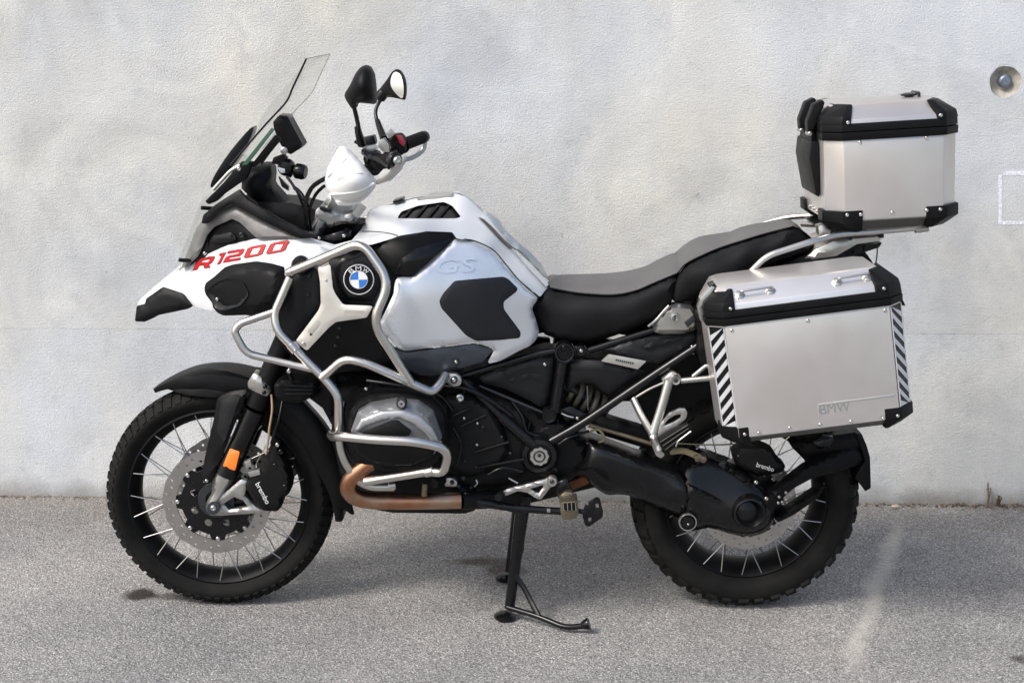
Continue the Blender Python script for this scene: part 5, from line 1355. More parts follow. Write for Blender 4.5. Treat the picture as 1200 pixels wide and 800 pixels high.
# rear inner mudguard / battery box mass
sheet('inner_mudguard', [(700, 470), (760, 440), (800, 405), (824, 396), (840, 410), (844, 470), (846, 500), (820, 510), (790, 525), (770, 520), (760, 500), (748, 470)], -.05, 'black_plastic', bike, thick=.10, edge=5, drop=.01, step=8)
sheet('rear_strut', [(690, 492), (700, 486), (760, 504), (768, 516), (766, 528), (700, 508)], -.10, 'black_plastic', bike, thick=.05, edge=4, drop=.01, step=6)
tube('brake_line', [(690, 498, -.13), (715, 505, -.13), (745, 514, -.13), (764, 520, -.13)], .0062, 'brass', bike, bend=.02)
curve_tube('brake_hose', [(690, 506, -.13), (700, 503, -.14), (706, 508, -.14), (708, 515, -.13), (702, 518, -.12)], .0035, 'hose_olive', bike)
curve_tube('abs_line', [(788, 519, -.12), (815, 520.5, -.12), (840, 521, -.12), (860, 520, -.10)], .0022, 'brass', bike)
# passenger foot-peg hanger
hg = tube('peg_hanger', [(784, 446, -.20), (775, 478, -.21), (765.5, 508, -.22)], .0125, 'cast_silver', bike, bend=.02, flat=.8)
tube('hanger_arm', [(742, 467, -.17), (752, 488, -.20), (765, 509, -.22), (772, 528, -.235)], .011, 'cast_silver', hg, bend=.02, flat=.8)
tube('hanger_arm', [(781, 447, -.20), (762, 455, -.18), (744, 466, -.17)], .0035, 'cast_silver', hg, bend=.02)
sheet('hanger_knuckle', [(764, 508), (771, 514), (776, 526), (779, 533), (775, 537), (769, 534), (764, 522), (761, 512)], -.24, 'cast_silver', hg, thick=.03, edge=2.5, drop=.008, step=3.5, rnd=2)
lathe('hanger_boss', P(792, 445.5, -.205), NEAR, [(0, .002), (.006, .002), (.0065, .005), (.0105, .006), (.0135, 0), (.0135, -.03), (0, -.03)], 'cast_silver', hg, 28)
bolt(792, 445.5, -.212, 2.7, hg, 'dark_metal')
sheet('hanger_head', [(775, 445), (788, 435), (797, 440), (800, 447), (790, 447), (780, 449)], -.195, 'cast_silver', hg, thick=.02, edge=2.5, drop=.004, step=3.5, rnd=2)
tube('case_rack', [(798, 446, -.19), (818, 444, -.195), (842, 442, -.20), (870, 440, -.20)], .0085, 'cast_silver', bike, bend=.02)
tube('case_rack', [(812, 441, -.195), (829, 427, -.20), (842, 436, -.20)], .0062, 'cast_silver', bike, bend=.012)
sheet('heel_guard', [(768, 509), (774, 496), (784, 484), (796, 478.5), (803, 478.5), (805.5, 483), (804, 490), (794, 500), (772, 513)], -.225, 'cast_silver', hg, thick=.010, edge=1.2, drop=.002, step=3, rnd=1.5, holes=[round_poly([(778, 499), (782, 492), (791, 486), (798, 485), (798, 489), (790, 494)], 1.5)])
peg = sheet('foot_peg', [(770, 515), (780, 508), (806, 495), (811, 503), (806, 508), (794, 520), (782, 532), (776, 530)], -.24, 'rubber', hg, thick=.03, edge=2.5, drop=.006, step=4, rnd=2)
for k in range(3): tube('peg_ridge', [(774 + k * 3, 518 + k * 4.4, -.241), (806 + k * 1.2, 498 + k * 3.6, -.241)], .0022, 'black_satin', peg)
tube('peg_edge', [(792, 523, -.245), (794, 517, -.246), (810, 505, -.245)], .0026, 'bolt_metal', peg, bend=.01)
curve_tube('hose_elbow', [(786, 529, -.17), (800, 528, -.18), (812, 532, -.18), (824, 538, -.17)], [.009] * 19, 'hose_olive', bike)
lathe('hose_fitting', P(824, 538, -.18), NEAR, [(0, .004), (.006, .004), (.009, .003), (.0105, 0), (.0105, -.03), (0, -.03)], 'brass', bike, 20)
prism('hose_clamp', [(813, 535), (818, 533), (820, 541), (815, 541)], -.195, -.165, 'brass', bike, .002)

# ------------------------------------------------------------------ shaft drive
SW = Depth([(684, 520, -.14), (690, 545, -.155), (690, 560, -.14), (740, 548, -.165), (800, 575, -.17), (800, 552, -.15), (790, 605, -.15), (860, 590, -.175), (877, 600, -.185), (860, 560, -.15), (880, 630, -.16), (900, 590, -.16)])
sheet('swing_arm', [(660, 516), (676, 506), (690, 512), (700, 516), (742, 532), (800, 549), (806, 556), (814, 572), (812, 600), (798, 608), (770, 596), (737, 580), (726, 579), (711, 580), (698, 572), (684, 558), (676, 560), (664, 556), (656, 540)], SW, 'black_satin', bike, thick=.07, edge=14, drop=.045, step=5, rnd=4, holes=[round_poly([(664, 534), (676, 521), (684, 522), (681, 540), (668, 546)], 3)])
fd = sheet('final_drive', smooth_poly([(798, 551), (810, 540), (826, 533), (846, 540), (862, 546), (884, 562), (896, 572), (906, 588), (908, 604), (902, 618), (890, 626), (872, 628), (852, 624), (830, 618), (812, 622), (800, 616), (796, 606), (802, 585)], 2), SW, 'black_satin', bike, thick=.07, edge=10, drop=.035, step=5)
on('drive_rib', [(842, 545), (850, 543), (880, 562), (876, 568)], SW, .010, 'black_satin', fd, thick=.02, edge=2.5, drop=.008, step=4)
on('drive_rib', [(806, 566), (832, 578), (852, 590), (850, 594), (830, 586), (806, 577)], SW, .010, 'black_satin', fd, thick=.02, edge=2.5, drop=.008, step=4)
lathe('gaiter', P(806, 575, -.11), P(814, 578, -.11) - P(800, 572, -.11), [(.04, -.02), (.056, -.016), (.050, -.010), (.058, -.004), (.051, .003), (.058, .009), (.050, .014), (.04, .018)], 'black_satin', bike, 28)
hub = lathe('drive_hub', P(878, 600.5, -.185), NEAR, [(0, -.012), (.030, -.012), (.033, .004), (.038, .010), (.043, .008), (.046, 0), (.050, -.02), (0, -.04)], 'black_satin', bike, 40)
lathe('hub_bore', P(878, 600.5, -.1735), NEAR, [(0, .0), (.026, .0), (.029, .004), (.0305, 0)], 'black_gloss', hub, 32)
jt = lathe('drive_pivot', P(806, 611.5, -.175), NEAR, [(0, .004), (.016, .006), (.0185, .002), (.0185, -.05), (0, -.05)], 'black_satin', bike, 32)
lathe('pivot_ring', P(806, 611.5, -.176), NEAR, [(.0205, -.006), (.0215, .003), (.0240, .003), (.0255, 0), (.0255, -.006)], 'bolt_metal', jt, 36, closed=True)
bolt(806.5, 614, -.186, 1.6, jt)
for q in ((886, 565, 2.8), (898, 584, 2.8), (913, 582, 2.0), (912, 589, 2.0), (921, 577, 2.0), (921, 585, 1.6)): bolt(q[0], q[1], -.176, q[2], fd)
# hugger arm and mud flap
arm = sheet('hugger_arm', [(890, 592), (898, 582), (916, 566), (942, 546), (972, 532), (1002, 521), (1010, 524), (1015, 538), (1006, 545), (980, 553), (952, 560), (930, 572), (912, 588), (904, 604)], [(890, 592, -.165), (942, 550, -.15), (1010, 530, -.11), (950, 556, -.15)], 'black_plastic', bike, thick=.03, edge=5, drop=.012, step=5, rnd=4)
sheet('hugger_arm', [(906, 606), (930, 590), (954, 574), (968, 568), (958, 584), (930, 603), (912, 612)], -.12, 'black_plastic', bike, thick=.03, edge=4, drop=.01, step=5, rnd=3)
sheet('rear_hugger', [(926, 522), (960, 512), (1004, 506), (1012, 512), (1014, 524), (990, 536), (962, 536), (944, 540)], [(926, 522, -.10), (1004, 506, -.11), (1014, 524, -.11), (960, 530, -.105)], 'black_plastic', bike, thick=.20, edge=5, drop=.012, step=6, rnd=3)
flap = prism('mud_flap', [(1003, 508), (1010, 508), (1016, 522), (1020, 536), (1021, 572), (1014, 576), (1010, 568), (1002, 560), (1008, 548), (1014, 540), (1008, 522)], -.115, .115, 'black_plastic', bike, .004)
sheet('axle_bracket', [(952, 518), (964, 510), (978, 512), (972, 524), (958, 526)], -.125, 'black_satin', bike, thick=.02, edge=3, drop=.008, step=4, rnd=3)

# ------------------------------------------------------------------ tail
tl = sheet('tail_bracket', [(766, 389), (768, 376), (782, 361), (796, 356), (812, 360), (818, 372), (816, 386), (800, 391), (774, 391)], -.185, 'cast_silver', bike, thick=.05, edge=4, drop=.012, step=4, rnd=3)
sheet('bracket_scoop', [(802, 378), (816, 366), (818, 372), (806, 384)], -.192, 'dark_metal', tl, thick=.006, edge=1.5, drop=.002, step=4)
lk = lathe('seat_lock', P(791, 372, -.19), NEAR, [(0, .004), (.006, .004), (.008, .007), (.0115, .006), (.0125, 0), (.0125, -.02), (0, -.02)], 'bolt_metal', tl, 24)
prism('key_slot', [(790.2, 369), (791.8, 369), (791.8, 375), (790.2, 375)], -.1955, -.19, 'black_satin', lk, 0)
tube('tail_clip', [(760, 382, -.17), (768, 376, -.18), (780, 362, -.18), (784, 358, -.18)], .004, 'cast_silver', bike, bend=.01)
gr = tube('grab_rail', [(880, 318, -.225), (898, 300, -.232), (956, 281.5, -.222), (982, 274.5, -.185), (1040, 270.5, -.14), (1078, 266.5, -.135)], .0082, 'steel_tube', bike, bend=.05, seg=16)
mirror(gr)
cyl('rail_end', (1072, 269.5, -.137), (1088, 267.5, -.135), .009, 'cast_silver', gr, 16)
sheet('rail_stay', [(936, 308), (956, 292), (978, 282), (1034, 277), (1032, 282), (1004, 286), (980, 300), (960, 303), (944, 308)], -.10, 'plate_silver', bike, thick=.20, edge=3, drop=.006, step=6, rnd=2)
sheet('tail_light', [(980, 300), (1004, 290), (1034, 284), (1030, 290), (1012, 296), (992, 302)], -.09, 'tinted', bike, thick=.18, edge=3, drop=.006, step=5, rnd=2)
for q in ((996, 277.5), (1033, 275)): prism('rack_foot', [(q[0] - 3, q[1] - 3), (q[0] + 3, q[1] - 3), (q[0] + 3, q[1] + 4), (q[0] - 3, q[1] + 4)], -.15, -.12, 'black_satin', bike, .002)
sheet('rack_plate', [(962, 268), (1000, 264), (1100, 257), (1100, 262), (1000, 270), (968, 274)], -.12, 'black_satin', bike, thick=.24, edge=2, drop=.003, step=8)
sheet('rack_latch', [(959, 265), (966, 263), (974, 270), (972, 276), (960, 275)], -.13, 'cast_silver', bike, thick=.04, edge=2, drop=.004, step=3.5)
cyl('rack_rod', P(940, 263, .10), P(966, 264, .02), .008, 'steel_tube', bike)
sheet('tail_core', [(816, 350), (880, 326), (940, 300), (980, 296), (1000, 300), (960, 330), (860, 372), (800, 400), (790, 388)], -.10, 'engine_black', bike, thick=.20, edge=4, drop=.01, step=8)
prism('plate_holder', [(1000, 296), (1012, 292), (1022, 306), (1034, 330), (1030, 345), (1010, 330)], -.03, .03, 'black_plastic', bike, .003)
tube('tail_cable', [(1028, 288, -.06), (1028, 298, -.06), (1026, 310, -.06)], .0018, 'black_satin', bike)
for q, c in (((0, 0), 0),):
    sheet('case_bracket', [(812, 366), (820, 360), (826, 372), (838, 392), (842, 420), (836, 430), (822, 428), (816, 410), (818, 390)], -.20, 'engine_black', bike, thick=.06, edge=4, drop=.01, step=5)
bolt(811, 406, -.17, 2.2, bike); bolt(812, 413.5, -.17, 2.2, bike)
sheet('silencer', [(846, 470), (960, 452), (975, 470), (970, 490), (860, 512), (848, 500)], .16, 'dark_metal', bike, thick=.12, edge=10, drop=.03, step=9, rnd=8)

# ------------------------------------------------------------------ centre stand
cs = tube('centre_stand', [(615, 580, -.125), (610, 612, -.13), (604, 660, -.135), (597, 712, -.140)], [.0200, .0190, .0155, .0140], 'black_satin', bike, seg=18)
fa = [P(615, 580, -.125), P(610, 612, -.13), P(604, 660, -.135), P(597, 712, -.140)]
tube('stand_leg', [Vector((v.x, -v.y, v.z)) for v in fa], [.0200, .0190, .0155, .0140], 'black_satin', cs, seg=18)
cyl('stand_cross_tube', Vector((fa[1].x, -.14, fa[1].z + .03)), Vector((fa[1].x, .14, fa[1].z + .03)), .015, 'black_satin', cs)
for sg in (-1, 1):
    f0 = P(592, 720, -.14); c = Vector((f0.x, sg * .145, .0))
    lathe('stand_foot', c + Vector((0, 0, .001)), Vector((0.05, 0, 1)), [(0, 0), (.024, 0), (.031, .004), (.032, .010), (.024, .016), (.012, .020), (0, .020)], 'black_satin', cs, 24)
tube('stand_lever', [(595, 711, -.150), (632, 722, -.200), (662, 735, -.240), (684, 733, -.245)], .0080, 'black_satin', cs, bend=.05)
lathe('lever_pad', P(680, 733, -.243), Vector((1, -.1, .35)), [(0, 0), (.007, 0), (.012, .010), (.017, .022), (.016, .026), (0, .026)], 'black_satin', cs, 20)
tube('stand_strut', [(603, 673, -.145), (615, 690, -.15), (624, 708, -.18), (631, 721, -.20)], [.010, .008, .008, .009], 'black_satin', cs, flat=.5)
prism('stand_tab', [(610, 634), (614.5, 633), (614, 644), (612, 650), (608, 650)], -.145, -.13, 'black_satin', cs, .001)
# side stand folded along the machine
ss = tube('side_stand', [(545, 580, -.19), (560, 588, -.195), (600, 595, -.20), (660, 599, -.205)], [.015, .012, .0105, .010], 'black_satin', bike, seg=16)
sheet('stand_pivot', [(532, 572), (544, 570), (558, 578), (556, 590), (546, 598), (534, 594), (528, 584)], -.19, 'engine_black', ss, thick=.04, edge=4, drop=.01, step=4, rnd=3)
bolt(545, 580, -.198, 3.8, ss); bolt(543, 560, -.19, 3.2, bike, 'dark_metal'); bolt(537.5, 569.5, -.19, 2.8, bike, 'dark_metal'); bolt(533, 562, -.19, 3.2, bike, 'dark_metal')
tube('spring_hook', [(556, 570, -.19), (560, 566, -.195), (558, 562, -.19)], .0022, 'bolt_metal', ss, bend=.005)
tube('spring_pin', [(596, 560, -.18), (607, 566, -.185)], .0028, 'bolt_metal', bike)
prism('stand_tab', [(592, 598), (600, 600), (599, 603), (592, 601)], -.21, -.195, 'bolt_metal', ss, .0005)
prism('stand_tab', [(641, 596), (645, 596), (645, 600), (641, 600)], -.222, -.205, 'bolt_metal', ss, .0005)
# foot peg carrier of the rider (edge-on peg) and its block
ph = sheet('peg_carrier', [(652, 566), (664, 560), (672, 580), (670, 590), (658, 588), (650, 576)], -.19, 'black_satin', bike, thick=.04, edge=3, drop=.006, step=4, rnd=2)
sheet('peg_clevis', [(655, 582), (662, 576), (671, 577), (672, 586), (658, 588)], -.215, 'brass', ph, thick=.03, edge=2, drop=.004, step=3.5, rnd=2)
bolt(667.5, 582, -.218, 2.6, ph, 'dark_metal')
pb = sheet('rider_peg', [(657, 588), (677, 587), (678, 600), (675, 608), (660, 609), (657, 601)], -.27, 'brass', bike, thick=.07, edge=2, drop=.004, step=3.5, rnd=2)
sheet('peg_face', [(659, 590), (675.5, 589), (676, 596), (674, 598.5), (672, 597), (670, 599), (667.5, 597), (665, 599), (663, 597), (660, 598)], -.274, 'black_satin', pb, thick=.006, edge=1, drop=.001, step=3.5)
for k in range(4): tube('peg_tooth', [(660 + k * 4.8, 589, -.276), (660.6 + k * 4.8, 598, -.276)], .0012, 'bolt_metal', pb)
stp = sheet('stand_foot_plate', [(682, 600), (686, 592), (694, 586), (699, 583), (703, 584), (707, 600), (706, 606), (690, 617), (686, 616), (683, 606)], -.23, 'black_satin', ss, thick=.008, edge=1.8, drop=.002, step=3.5, rnd=2,
            holes=[round_poly([(697.5, 590), (701, 589.5), (702, 595), (699, 596)], 1), round_poly([(689, 607), (692.5, 605.5), (693.5, 610), (690, 612.5)], 1), round_poly([(687, 590), (689, 588.5), (690, 592), (688, 593)], .8)])
tube('plate_link', [(676, 598, -.22), (686, 600, -.225)], .007, 'black_satin', ss)
# gear lever
gl = sheet('gear_lever', [(588, 577), (594, 573), (615, 568), (640, 561), (645, 558), (651, 559), (653.5, 564), (650, 569), (645, 571), (634, 585), (629, 584), (618, 577), (607, 575), (597, 579), (591, 581)], -.215, 'cast_silver', bike, thick=.010, edge=2, drop=.003, step=3.5, rnd=1.5, holes=[[(621, 572.5), (636, 568), (637, 570), (631.5, 577.5), (628, 577)]])
lathe('lever_pivot', P(647, 564, -.218), NEAR, [(0, .002), (.006, .002), (.007, .005), (.012, .005), (.0145, .001), (.0145, -.014), (0, -.014)], 'cast_silver', gl, 24)
bolt(647, 564, -.224, 2.6, gl, 'dark_metal')
cyl('lever_toe', (588, 579, -.205), (584, 583, -.27), .010, 'rubber', gl, 16)

# ================================================================== luggage
class Box:
    """local frame of a case: u along its length, v up, y across; measured on its near face"""
    def __init__(s, px0, px1, Y):
        s.o = P(*px0, Y); s.Y = Y
        u = P(*px1, Y) - s.o; s.len = u.length; s.u = u.normalized(); s.v = Vector((-s.u.z, 0, s.u.x))
    def uv(s, px, py, Y=None):
        d = P(px, py, s.Y if Y is None else Y) - s.o; return d.dot(s.u), d.dot(s.v)
    def w(s, u, v, y): return Vector((s.o.x, 0, s.o.z)) + s.u * u + s.v * v + Vector((0, y, 0))

def octa(B, u0, u1, y0, y1, c): return [(u0 + c, y0), (u1 - c, y0), (u1, y0 + c), (u1, y1 - c), (u1 - c, y1), (u0 + c, y1), (u0, y1 - c), (u0, y0 + c)]
def loft(B, name, levels, material, parent, bevel=.002):
    """stack of plan outlines [(v, [(u, y)...])]"""
    bm = bmesh.new(); rings = [[bm.verts.new(B.w(u, v, y)) for u, y in pl] for v, pl in levels]
    n = len(rings[0])
    for a, b2 in zip(rings, rings[1:]):
        for i in range(n): bm.faces.new([a[i], a[(i + 1) % n], b2[(i + 1) % n], b2[i]])
    bm.faces.new(rings[0][::-1]); bm.faces.new(rings[-1])
    bmesh.ops.recalc_face_normals(bm, faces=bm.faces)
    if bevel: bmesh.ops.bevel(bm, geom=list(bm.edges), offset=bevel, segments=2, profile=.6, affect='EDGES', clamp_overlap=True)
    return finish(bm, name, material, parent, 30)
def slab(B, name, pts, y0, y1, material, parent, bevel=.0012):
    """prism given in (u, v), from y0 to y1"""
    bm = bmesh.new(); a = [bm.verts.new(B.w(u, v, y0)) for u, v in pts]; b2 = [bm.verts.new(B.w(u, v, y1)) for u, v in pts]; n = len(a)
    bm.faces.new(a); bm.faces.new(b2[::-1])
    for i in range(n): bm.faces.new([a[(i + 1) % n], a[i], b2[i], b2[(i + 1) % n]])
    bmesh.ops.recalc_face_normals(bm, faces=bm.faces)
    if bevel: bmesh.ops.bevel(bm, geom=list(bm.edges), offset=bevel, segments=2, profile=.6, affect='EDGES', clamp_overlap=True)
    return finish(bm, name, material, parent, 30)
def quadpanel(B, name, quad, thick, material, parent, bevel=.001):
    """flat panel through four (u, v, y) corners, thickened outwards"""
    q = [B.w(*p) for p in quad]; nrm = (q[1] - q[0]).cross(q[3] - q[0]).normalized()
    bm = bmesh.new(); a = [bm.verts.new(p + nrm * thick) for p in q]; b2 = [bm.verts.new(p - nrm * .001) for p in q]; n = len(q)
    bm.faces.new(a); bm.faces.new(b2[::-1])
    for i in range(n): bm.faces.new([a[(i + 1) % n], a[i], b2[i], b2[(i + 1) % n]])
    bmesh.ops.recalc_face_normals(bm, faces=bm.faces)
    if bevel: bmesh.ops.bevel(bm, geom=list(bm.edges), offset=min(bevel, thick * .4), segments=1, affect='EDGES', clamp_overlap=True)
    return finish(bm, name, material, parent, 30)

# ------------------------------------------------------------------ side case
SB = Box((832, 384), (1060, 355), -.455)
sc_u1 = SB.len
Hs = -SB.uv(862, 516)[1]
sc_loc = SB.w(sc_u1 / 2, -Hs, -.33)
side_case = thing('side_case', 'square aluminium pannier hung beside the rear wheel, striped corners', 'pannier', tuple(sc_loc))
y0, y1, c = -.455, -.215, .040
fl = .004
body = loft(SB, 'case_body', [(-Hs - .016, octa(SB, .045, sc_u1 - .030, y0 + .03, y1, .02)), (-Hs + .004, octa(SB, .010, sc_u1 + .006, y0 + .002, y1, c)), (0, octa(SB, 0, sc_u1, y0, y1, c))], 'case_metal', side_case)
# rubber sealing band, two steps
band = loft(SB, 'lid_seal', [(-.001, octa(SB, -.006, sc_u1 + .005, y0 - .006, y1 + .004, c)), (.0175, octa(SB, -.007, sc_u1 + .006, y0 - .007, y1 + .004, c))], 'black_plastic', side_case, .003)
band2 = loft(SB, 'lid_seal', [(.019, octa(SB, -.006, sc_u1 + .005, y0 - .005, y1 + .004, c)), (.037, octa(SB, -.005, sc_u1 + .003, y0 - .003, y1 + .004, c))], 'black_plastic', side_case, .003)
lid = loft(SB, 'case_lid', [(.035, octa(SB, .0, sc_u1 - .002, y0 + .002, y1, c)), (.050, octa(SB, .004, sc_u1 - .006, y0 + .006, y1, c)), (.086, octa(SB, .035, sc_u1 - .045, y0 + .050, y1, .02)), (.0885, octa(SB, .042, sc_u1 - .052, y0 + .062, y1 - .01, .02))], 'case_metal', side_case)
# lid corner guards: moulded caps over the chamfered corners
def lid_corner(B, u_out, u_in, sgn, y0, z0, z1, inset, ctop, parent, c):
    """u_out: outer end, u_in: where the guard ends on the long face"""
    e = .004
    pts = []
    for v, g in ((z0, 0.0), (z0 + .02, .004), (z1, inset)):
        yy = y0 - e + g * 1.0; uo = u_out + sgn * e - sgn * g * .9
        pts += [B.w(u_in, v, yy), B.w(uo - sgn * c, v, yy), B.w(uo, v, yy + c), B.w(uo, v, yy + c + .05), B.w(u_in, v, yy + .02)]
    hull('corner_guard', pts, 'black_plastic', parent, .003)
lid_corner(SB, -.003, .066, -1, y0, .035, .082, .040, .02, side_case, c)
lid_corner(SB, sc_u1, sc_u1 - .068, 1, y0, .035, .086, .042, .02, side_case, c)
# bottom corner guards
def low_corner(B, u_out, u_in, sgn, y0, vtop, vbot, parent, c, slope):
    e = .005; pts = []
    for v, g in ((vtop, 0), (vtop - .030, 0), (vbot, 1)):
        uo = u_out + sgn * e - sgn * slope * g; yy = y0 - e + .012 * g
        pts += [B.w(u_in, v, yy), B.w(uo - sgn * c, v, yy), B.w(uo, v, yy + c), B.w(uo, v, yy + c + .06), B.w(u_in, v, yy + .03)]
    hull('corner_guard', pts, 'black_plastic', parent, .0025)
low_corner(SB, .010, .070, -1, y0 + .002, -Hs + .032, -Hs - .020, side_case, c, .03)
low_corner(SB, sc_u1 + .006, sc_u1 - .070, 1, y0 + .002, -Hs + .034, -Hs - .020, side_case, c, .032)
# underside strip of the long face
quadpanel(SB, 'case_underside', [(.070, -Hs + .002, y0 + .002), (sc_u1 - .070, -Hs + .002, y0 + .002), (sc_u1 - .070, -Hs - .014, y0 + .026), (.070, -Hs - .014, y0 + .026)], .002, 'underside_metal', side_case)
# riveted outer sheet with a stamped strip
sheet_uv = [(.036, -.004), (sc_u1 - .038, -.004), (sc_u1 - .032, -Hs + .006), (.044, -Hs + .006)]
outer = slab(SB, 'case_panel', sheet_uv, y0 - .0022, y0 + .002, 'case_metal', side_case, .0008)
V, Fc = text_pieces('BMW', 0.03)
t0 = SB.uv(961, 485); t1 = SB.uv(996, 480.5); tw = t1[0] - t0[0]
mapped('embossed_letters', V, Fc, lambda u, v, w: SB.w(t0[0] + u * tw, t0[1] + v * .026, y0 - .0026 - w * .02), 'case_edge', outer)
r0 = SB.uv(958, 474.5); r1 = SB.uv(1048, 463)
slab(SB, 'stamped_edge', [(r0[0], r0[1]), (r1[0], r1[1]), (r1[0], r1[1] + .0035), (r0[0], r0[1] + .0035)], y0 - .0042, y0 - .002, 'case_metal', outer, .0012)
slab(SB, 'stamped_edge', [(r0[0] - .001, r0[1] - .030), (r0[0] + .0025, r0[1] - .030), (r0[0] + .0025, r0[1]), (r0[0] - .001, r0[1])], y0 - .0036, y0 - .002, 'case_metal', outer, .001)
for q in ((857.5, 387), (946.5, 375.5), (1037, 363.5), (925, 501), (961, 497), (997, 493.5)):
    u, v = SB.uv(*q); bolt(0, 0, -.45, 2.6, outer, 'bolt_metal', 'rivet', pos=SB.w(u, v, y0 - .0022))
for q in ((872, 507.5), (888.5, 506), (1034, 489), (1051, 486), (855.5, 361), (1035, 337.5)):
    u, v = SB.uv(*q); yy = y0 - .009 if v < 0 else y0 - .0075
    bolt(0, 0, -.45, 2.4, side_case, 'bolt_metal', 'rivet', pos=SB.w(u, v, yy))
# reflective hazard strips on the chamfered corners
def hazard(ua, ya, ub, yb, ua2, ub2, sgn, rise=True):
    base_ = quadpanel(SB, 'hazard_strip', [(ua, -.006, ya), (ub, -.006, yb), (ub2, -Hs + .030, yb), (ua2, -Hs + .030, ya)] if sgn > 0 else [(ua, -.006, ya), (ub, -.006, yb), (ub2, -Hs + .030, yb), (ua2, -Hs + .030, ya)], .0012, 'black_satin', side_case)
    n = 8; A0 = Vector(SB.w(ua, -.006, ya)); A1 = Vector(SB.w(ub, -.006, yb)); B0 = Vector(SB.w(ua2, -Hs + .030, ya)); B1 = Vector(SB.w(ub2, -Hs + .030, yb))
    nrm = (A1 - A0).cross(B0 - A0).normalized()
    if nrm.y > 0: nrm = -nrm
    for k in range(n + 1):
        bm = bmesh.new(); t = (k - .6) / n; h = .46 / n; sk = 1.25 / n
        qs = []
        for (s, tt) in (((0, t + sk), (1, t), (1, t + h), (0, t + h + sk)) if rise else ((0, t), (1, t + sk), (1, t + h + sk), (0, t + h))):
            tt = min(max(tt, 0), 1); qs.append(A0.lerp(A1, .08 + s * .84).lerp(B0.lerp(B1, .08 + s * .84), tt))
        a = [bm.verts.new(p + nrm * .0030) for p in qs]; b2 = [bm.verts.new(p + nrm * .0008) for p in qs]
        bm.faces.new(a); bm.faces.new(b2[::-1])
        for i in range(4): bm.faces.new([a[(i + 1) % 4], a[i], b2[i], b2[(i + 1) % 4]])
        finish(bm, 'stripe', 'stripe_silver', base_)
    # silver borders
    for s in (.02, .98):
        tube('strip_border', [A0.lerp(A1, s) + nrm * .002, B0.lerp(B1, s) + nrm * .002], .0018, 'stripe_silver', base_, seg=6)
hazard(.001, y0 + c * .98, .036, y0 + .004, .012, .045, 1)
hazard(sc_u1 - .036, y0 + .003, sc_u1 - .001, y0 + c * .98, sc_u1 - .030, sc_u1 + .004, 1, False)
# lashing handles on the lid slope
def lash(pa, pb):
    h = None
    def slope(u, px): return None
    pts = []
    for q in (pa, pb):
        u, v = SB.uv(*q, -.43)
        yy = y0 + .006 + (v - .050) * 1.2 - .004
        pts.append((u, v, yy))
    A_, B_ = (SB.w(*p) for p in pts)
    nv = Vector((0, -.72, .70))
    o = tube('lid_handle', [A_ + nv * .002, A_ + nv * .014, B_ + nv * .014, B_ + nv * .002], .0032, 'bolt_metal', lid, bend=.008, seg=8)
    for p in (A_, B_):
        lathe('handle_base', p - nv * .003, nv, [(0, 0), (.013, 0), (.013, .004), (.010, .006), (0, .006)], 'cast_silver', o, 6)
        bolt(0, 0, -.42, 3.0, o, 'bolt_metal', pos=p + nv * .004, axis=nv)
lash((867, 345), (903, 340)); lash((981, 330), (1017, 324.5))
# latch on the leading edge, pull strap at the back
slab(SB, 'latch', [(-.014, .004), (-.006, .004), (-.004, .045), (-.010, .058), (-.018, .040)], y0 + .07, y0 + .095, 'cast_silver', side_case)
slab(SB, 'latch_hook', [(-.010, .042), (.004, .050), (.030, .086), (.022, .090), (-.010, .062)], y0 + .065, y0 + .10, 'plate_silver', side_case)
slab(SB, 'strap_end', [(sc_u1, -.01), (sc_u1 + .006, .02), (sc_u1 + .022, -.026), (sc_u1 + .006, -.022)], y0 + .08, y0 + .12, 'black_plastic', side_case)
slab(SB, 'hinge_pad', [(.018, .084), (.034, .088), (.032, .094), (.018, .090)], y0 + .07, y0 + .12, 'black_satin', side_case)

# ------------------------------------------------------------------ top case
TB = Box((969, 166), (1125.5, 156.5), -.19)
tu = TB.len; Ht = -TB.uv(1011, 258)[1]
tc_loc = TB.w(tu / 2, -Ht - .03, 0)
top_case = thing('top_case', 'aluminium top box on the rear rack with black corner guards', 'top case', tuple(tc_loc))
y0, y1, c = -.19, .19, .042
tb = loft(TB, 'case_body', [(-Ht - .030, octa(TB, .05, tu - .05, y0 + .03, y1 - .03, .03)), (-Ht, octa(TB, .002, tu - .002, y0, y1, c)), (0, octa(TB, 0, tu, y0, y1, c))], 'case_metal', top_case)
loft(TB, 'lid_seal', [(-.001, octa(TB, -.005, tu + .005, y0 - .006, y1 + .006, c)), (.020, octa(TB, -.006, tu + .006, y0 - .007, y1 + .007, c))], 'black_plastic', top_case, .003)
loft(TB, 'lid_seal', [(.0215, octa(TB, -.005, tu + .005, y0 - .005, y1 + .005, c)), (.042, octa(TB, -.004, tu + .004, y0 - .003, y1 + .003, c))], 'black_plastic', top_case, .003)
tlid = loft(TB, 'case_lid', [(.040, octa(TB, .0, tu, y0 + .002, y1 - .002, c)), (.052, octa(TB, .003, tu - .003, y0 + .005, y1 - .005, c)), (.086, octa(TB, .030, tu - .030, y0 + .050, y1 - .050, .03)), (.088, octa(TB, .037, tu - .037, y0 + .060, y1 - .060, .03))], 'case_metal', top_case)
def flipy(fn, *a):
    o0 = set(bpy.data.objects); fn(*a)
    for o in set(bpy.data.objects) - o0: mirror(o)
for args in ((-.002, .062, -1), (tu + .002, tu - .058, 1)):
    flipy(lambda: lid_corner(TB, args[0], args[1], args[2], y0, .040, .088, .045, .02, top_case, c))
    flipy(lambda: low_corner(TB, args[0], .090 if args[2] < 0 else tu - .088, args[2], y0, -Ht + .026, -Ht - .030, top_case, c, .036))
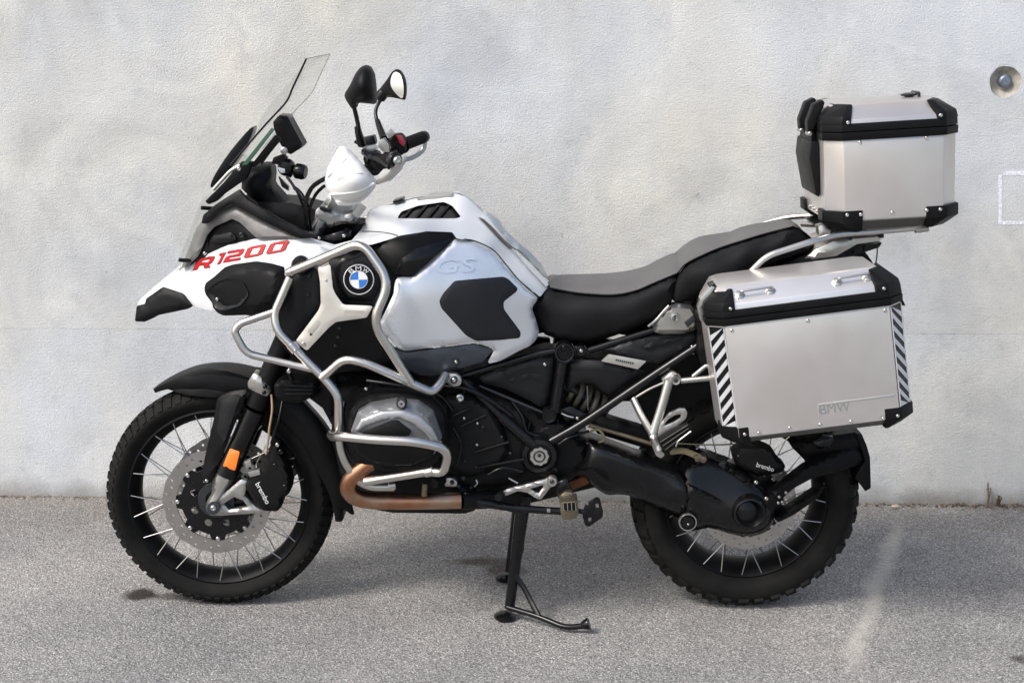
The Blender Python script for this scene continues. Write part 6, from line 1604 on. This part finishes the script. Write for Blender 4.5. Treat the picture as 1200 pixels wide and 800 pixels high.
quadpanel(TB, 'case_underside', [(.090, -Ht - .002, y0), (tu - .088, -Ht - .002, y0), (tu - .088, -Ht - .028, y0 + .026), (.090, -Ht - .028, y0 + .026)], .002, 'underside_metal', top_case)
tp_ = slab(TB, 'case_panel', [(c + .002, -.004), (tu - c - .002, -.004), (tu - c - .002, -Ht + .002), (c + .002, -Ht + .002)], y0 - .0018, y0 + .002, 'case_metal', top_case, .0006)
for q in ((1007.5, 167), (1085.5, 161.5), (1045.5, 249)):
    u, v = TB.uv(*q); bolt(0, 0, -.19, 2.6, tp_, 'bolt_metal', 'rivet', pos=TB.w(u, v, y0 - .0018))
for q in ((992, 251.5), (1008, 251), (1085, 246), (1101, 245), (993, 143.5), (1101.5, 135)):
    u, v = TB.uv(*q); bolt(0, 0, -.19, 2.5, top_case, 'bolt_metal', 'rivet', pos=TB.w(u, v, y0 - .0078))
for y in (-.10, -.05, 0, .05, .10):
    bolt(0, 0, 0, 2.0, top_case, 'bolt_metal', 'rivet', pos=TB.w(-.0005, -Ht + .012, y), axis=-TB.u)
# front latch: handle, hook and padded back rest
slab(TB, 'back_pad', [(-.022, -.005), (-.002, -.005), (-.002, -.155), (-.012, -.150), (-.028, -.05)], -.10, .10, 'black_plastic', top_case, .005)
slab(TB, 'back_pad', [(-.016, .03), (-.002, .0), (-.002, -.05), (-.022, -.045)], -.08, .08, 'black_plastic', top_case, .004)
slab(TB, 'latch', [(-.030, .045), (-.012, .090), (.012, .100), (.018, .092), (-.004, .04), (-.018, .012), (-.028, .012)], .02, .06, 'black_plastic', top_case, .004)
slab(TB, 'latch', [(-.030, .045), (-.012, .090), (.012, .100), (.018, .092), (-.004, .04), (-.018, .012), (-.028, .012)], -.09, -.05, 'black_plastic', top_case, .004)
slab(TB, 'latch_hook', [(-.014, .004), (-.006, .004), (.004, .05), (.014, .088), (.006, .088), (-.010, .04)], -.045, -.02, 'cast_silver', top_case, .002)
for y in (-.075, .04):
    cyl('latch_pin', TB.w(-.024, .014, y - .022), TB.w(-.024, .014, y + .022), .006, 'bolt_metal', top_case, 12)
u, v = TB.uv(1063, 114.5, .02)
for uu, yy in ((u, .0),):
    lathe('lid_knob', TB.w(uu, .088, yy), TB.v, [(0, .011), (.012, .011), (.022, .008), (.022, .004), (.012, .002), (.012, 0)], 'black_satin', tlid, 24)
tube('lid_loop', [TB.w(tu - .06, .087, -.02), TB.w(tu - .06, .098, -.02), TB.w(tu - .06, .098, .05), TB.w(tu - .06, .087, .05)], .004, 'black_satin', tlid, bend=.008)
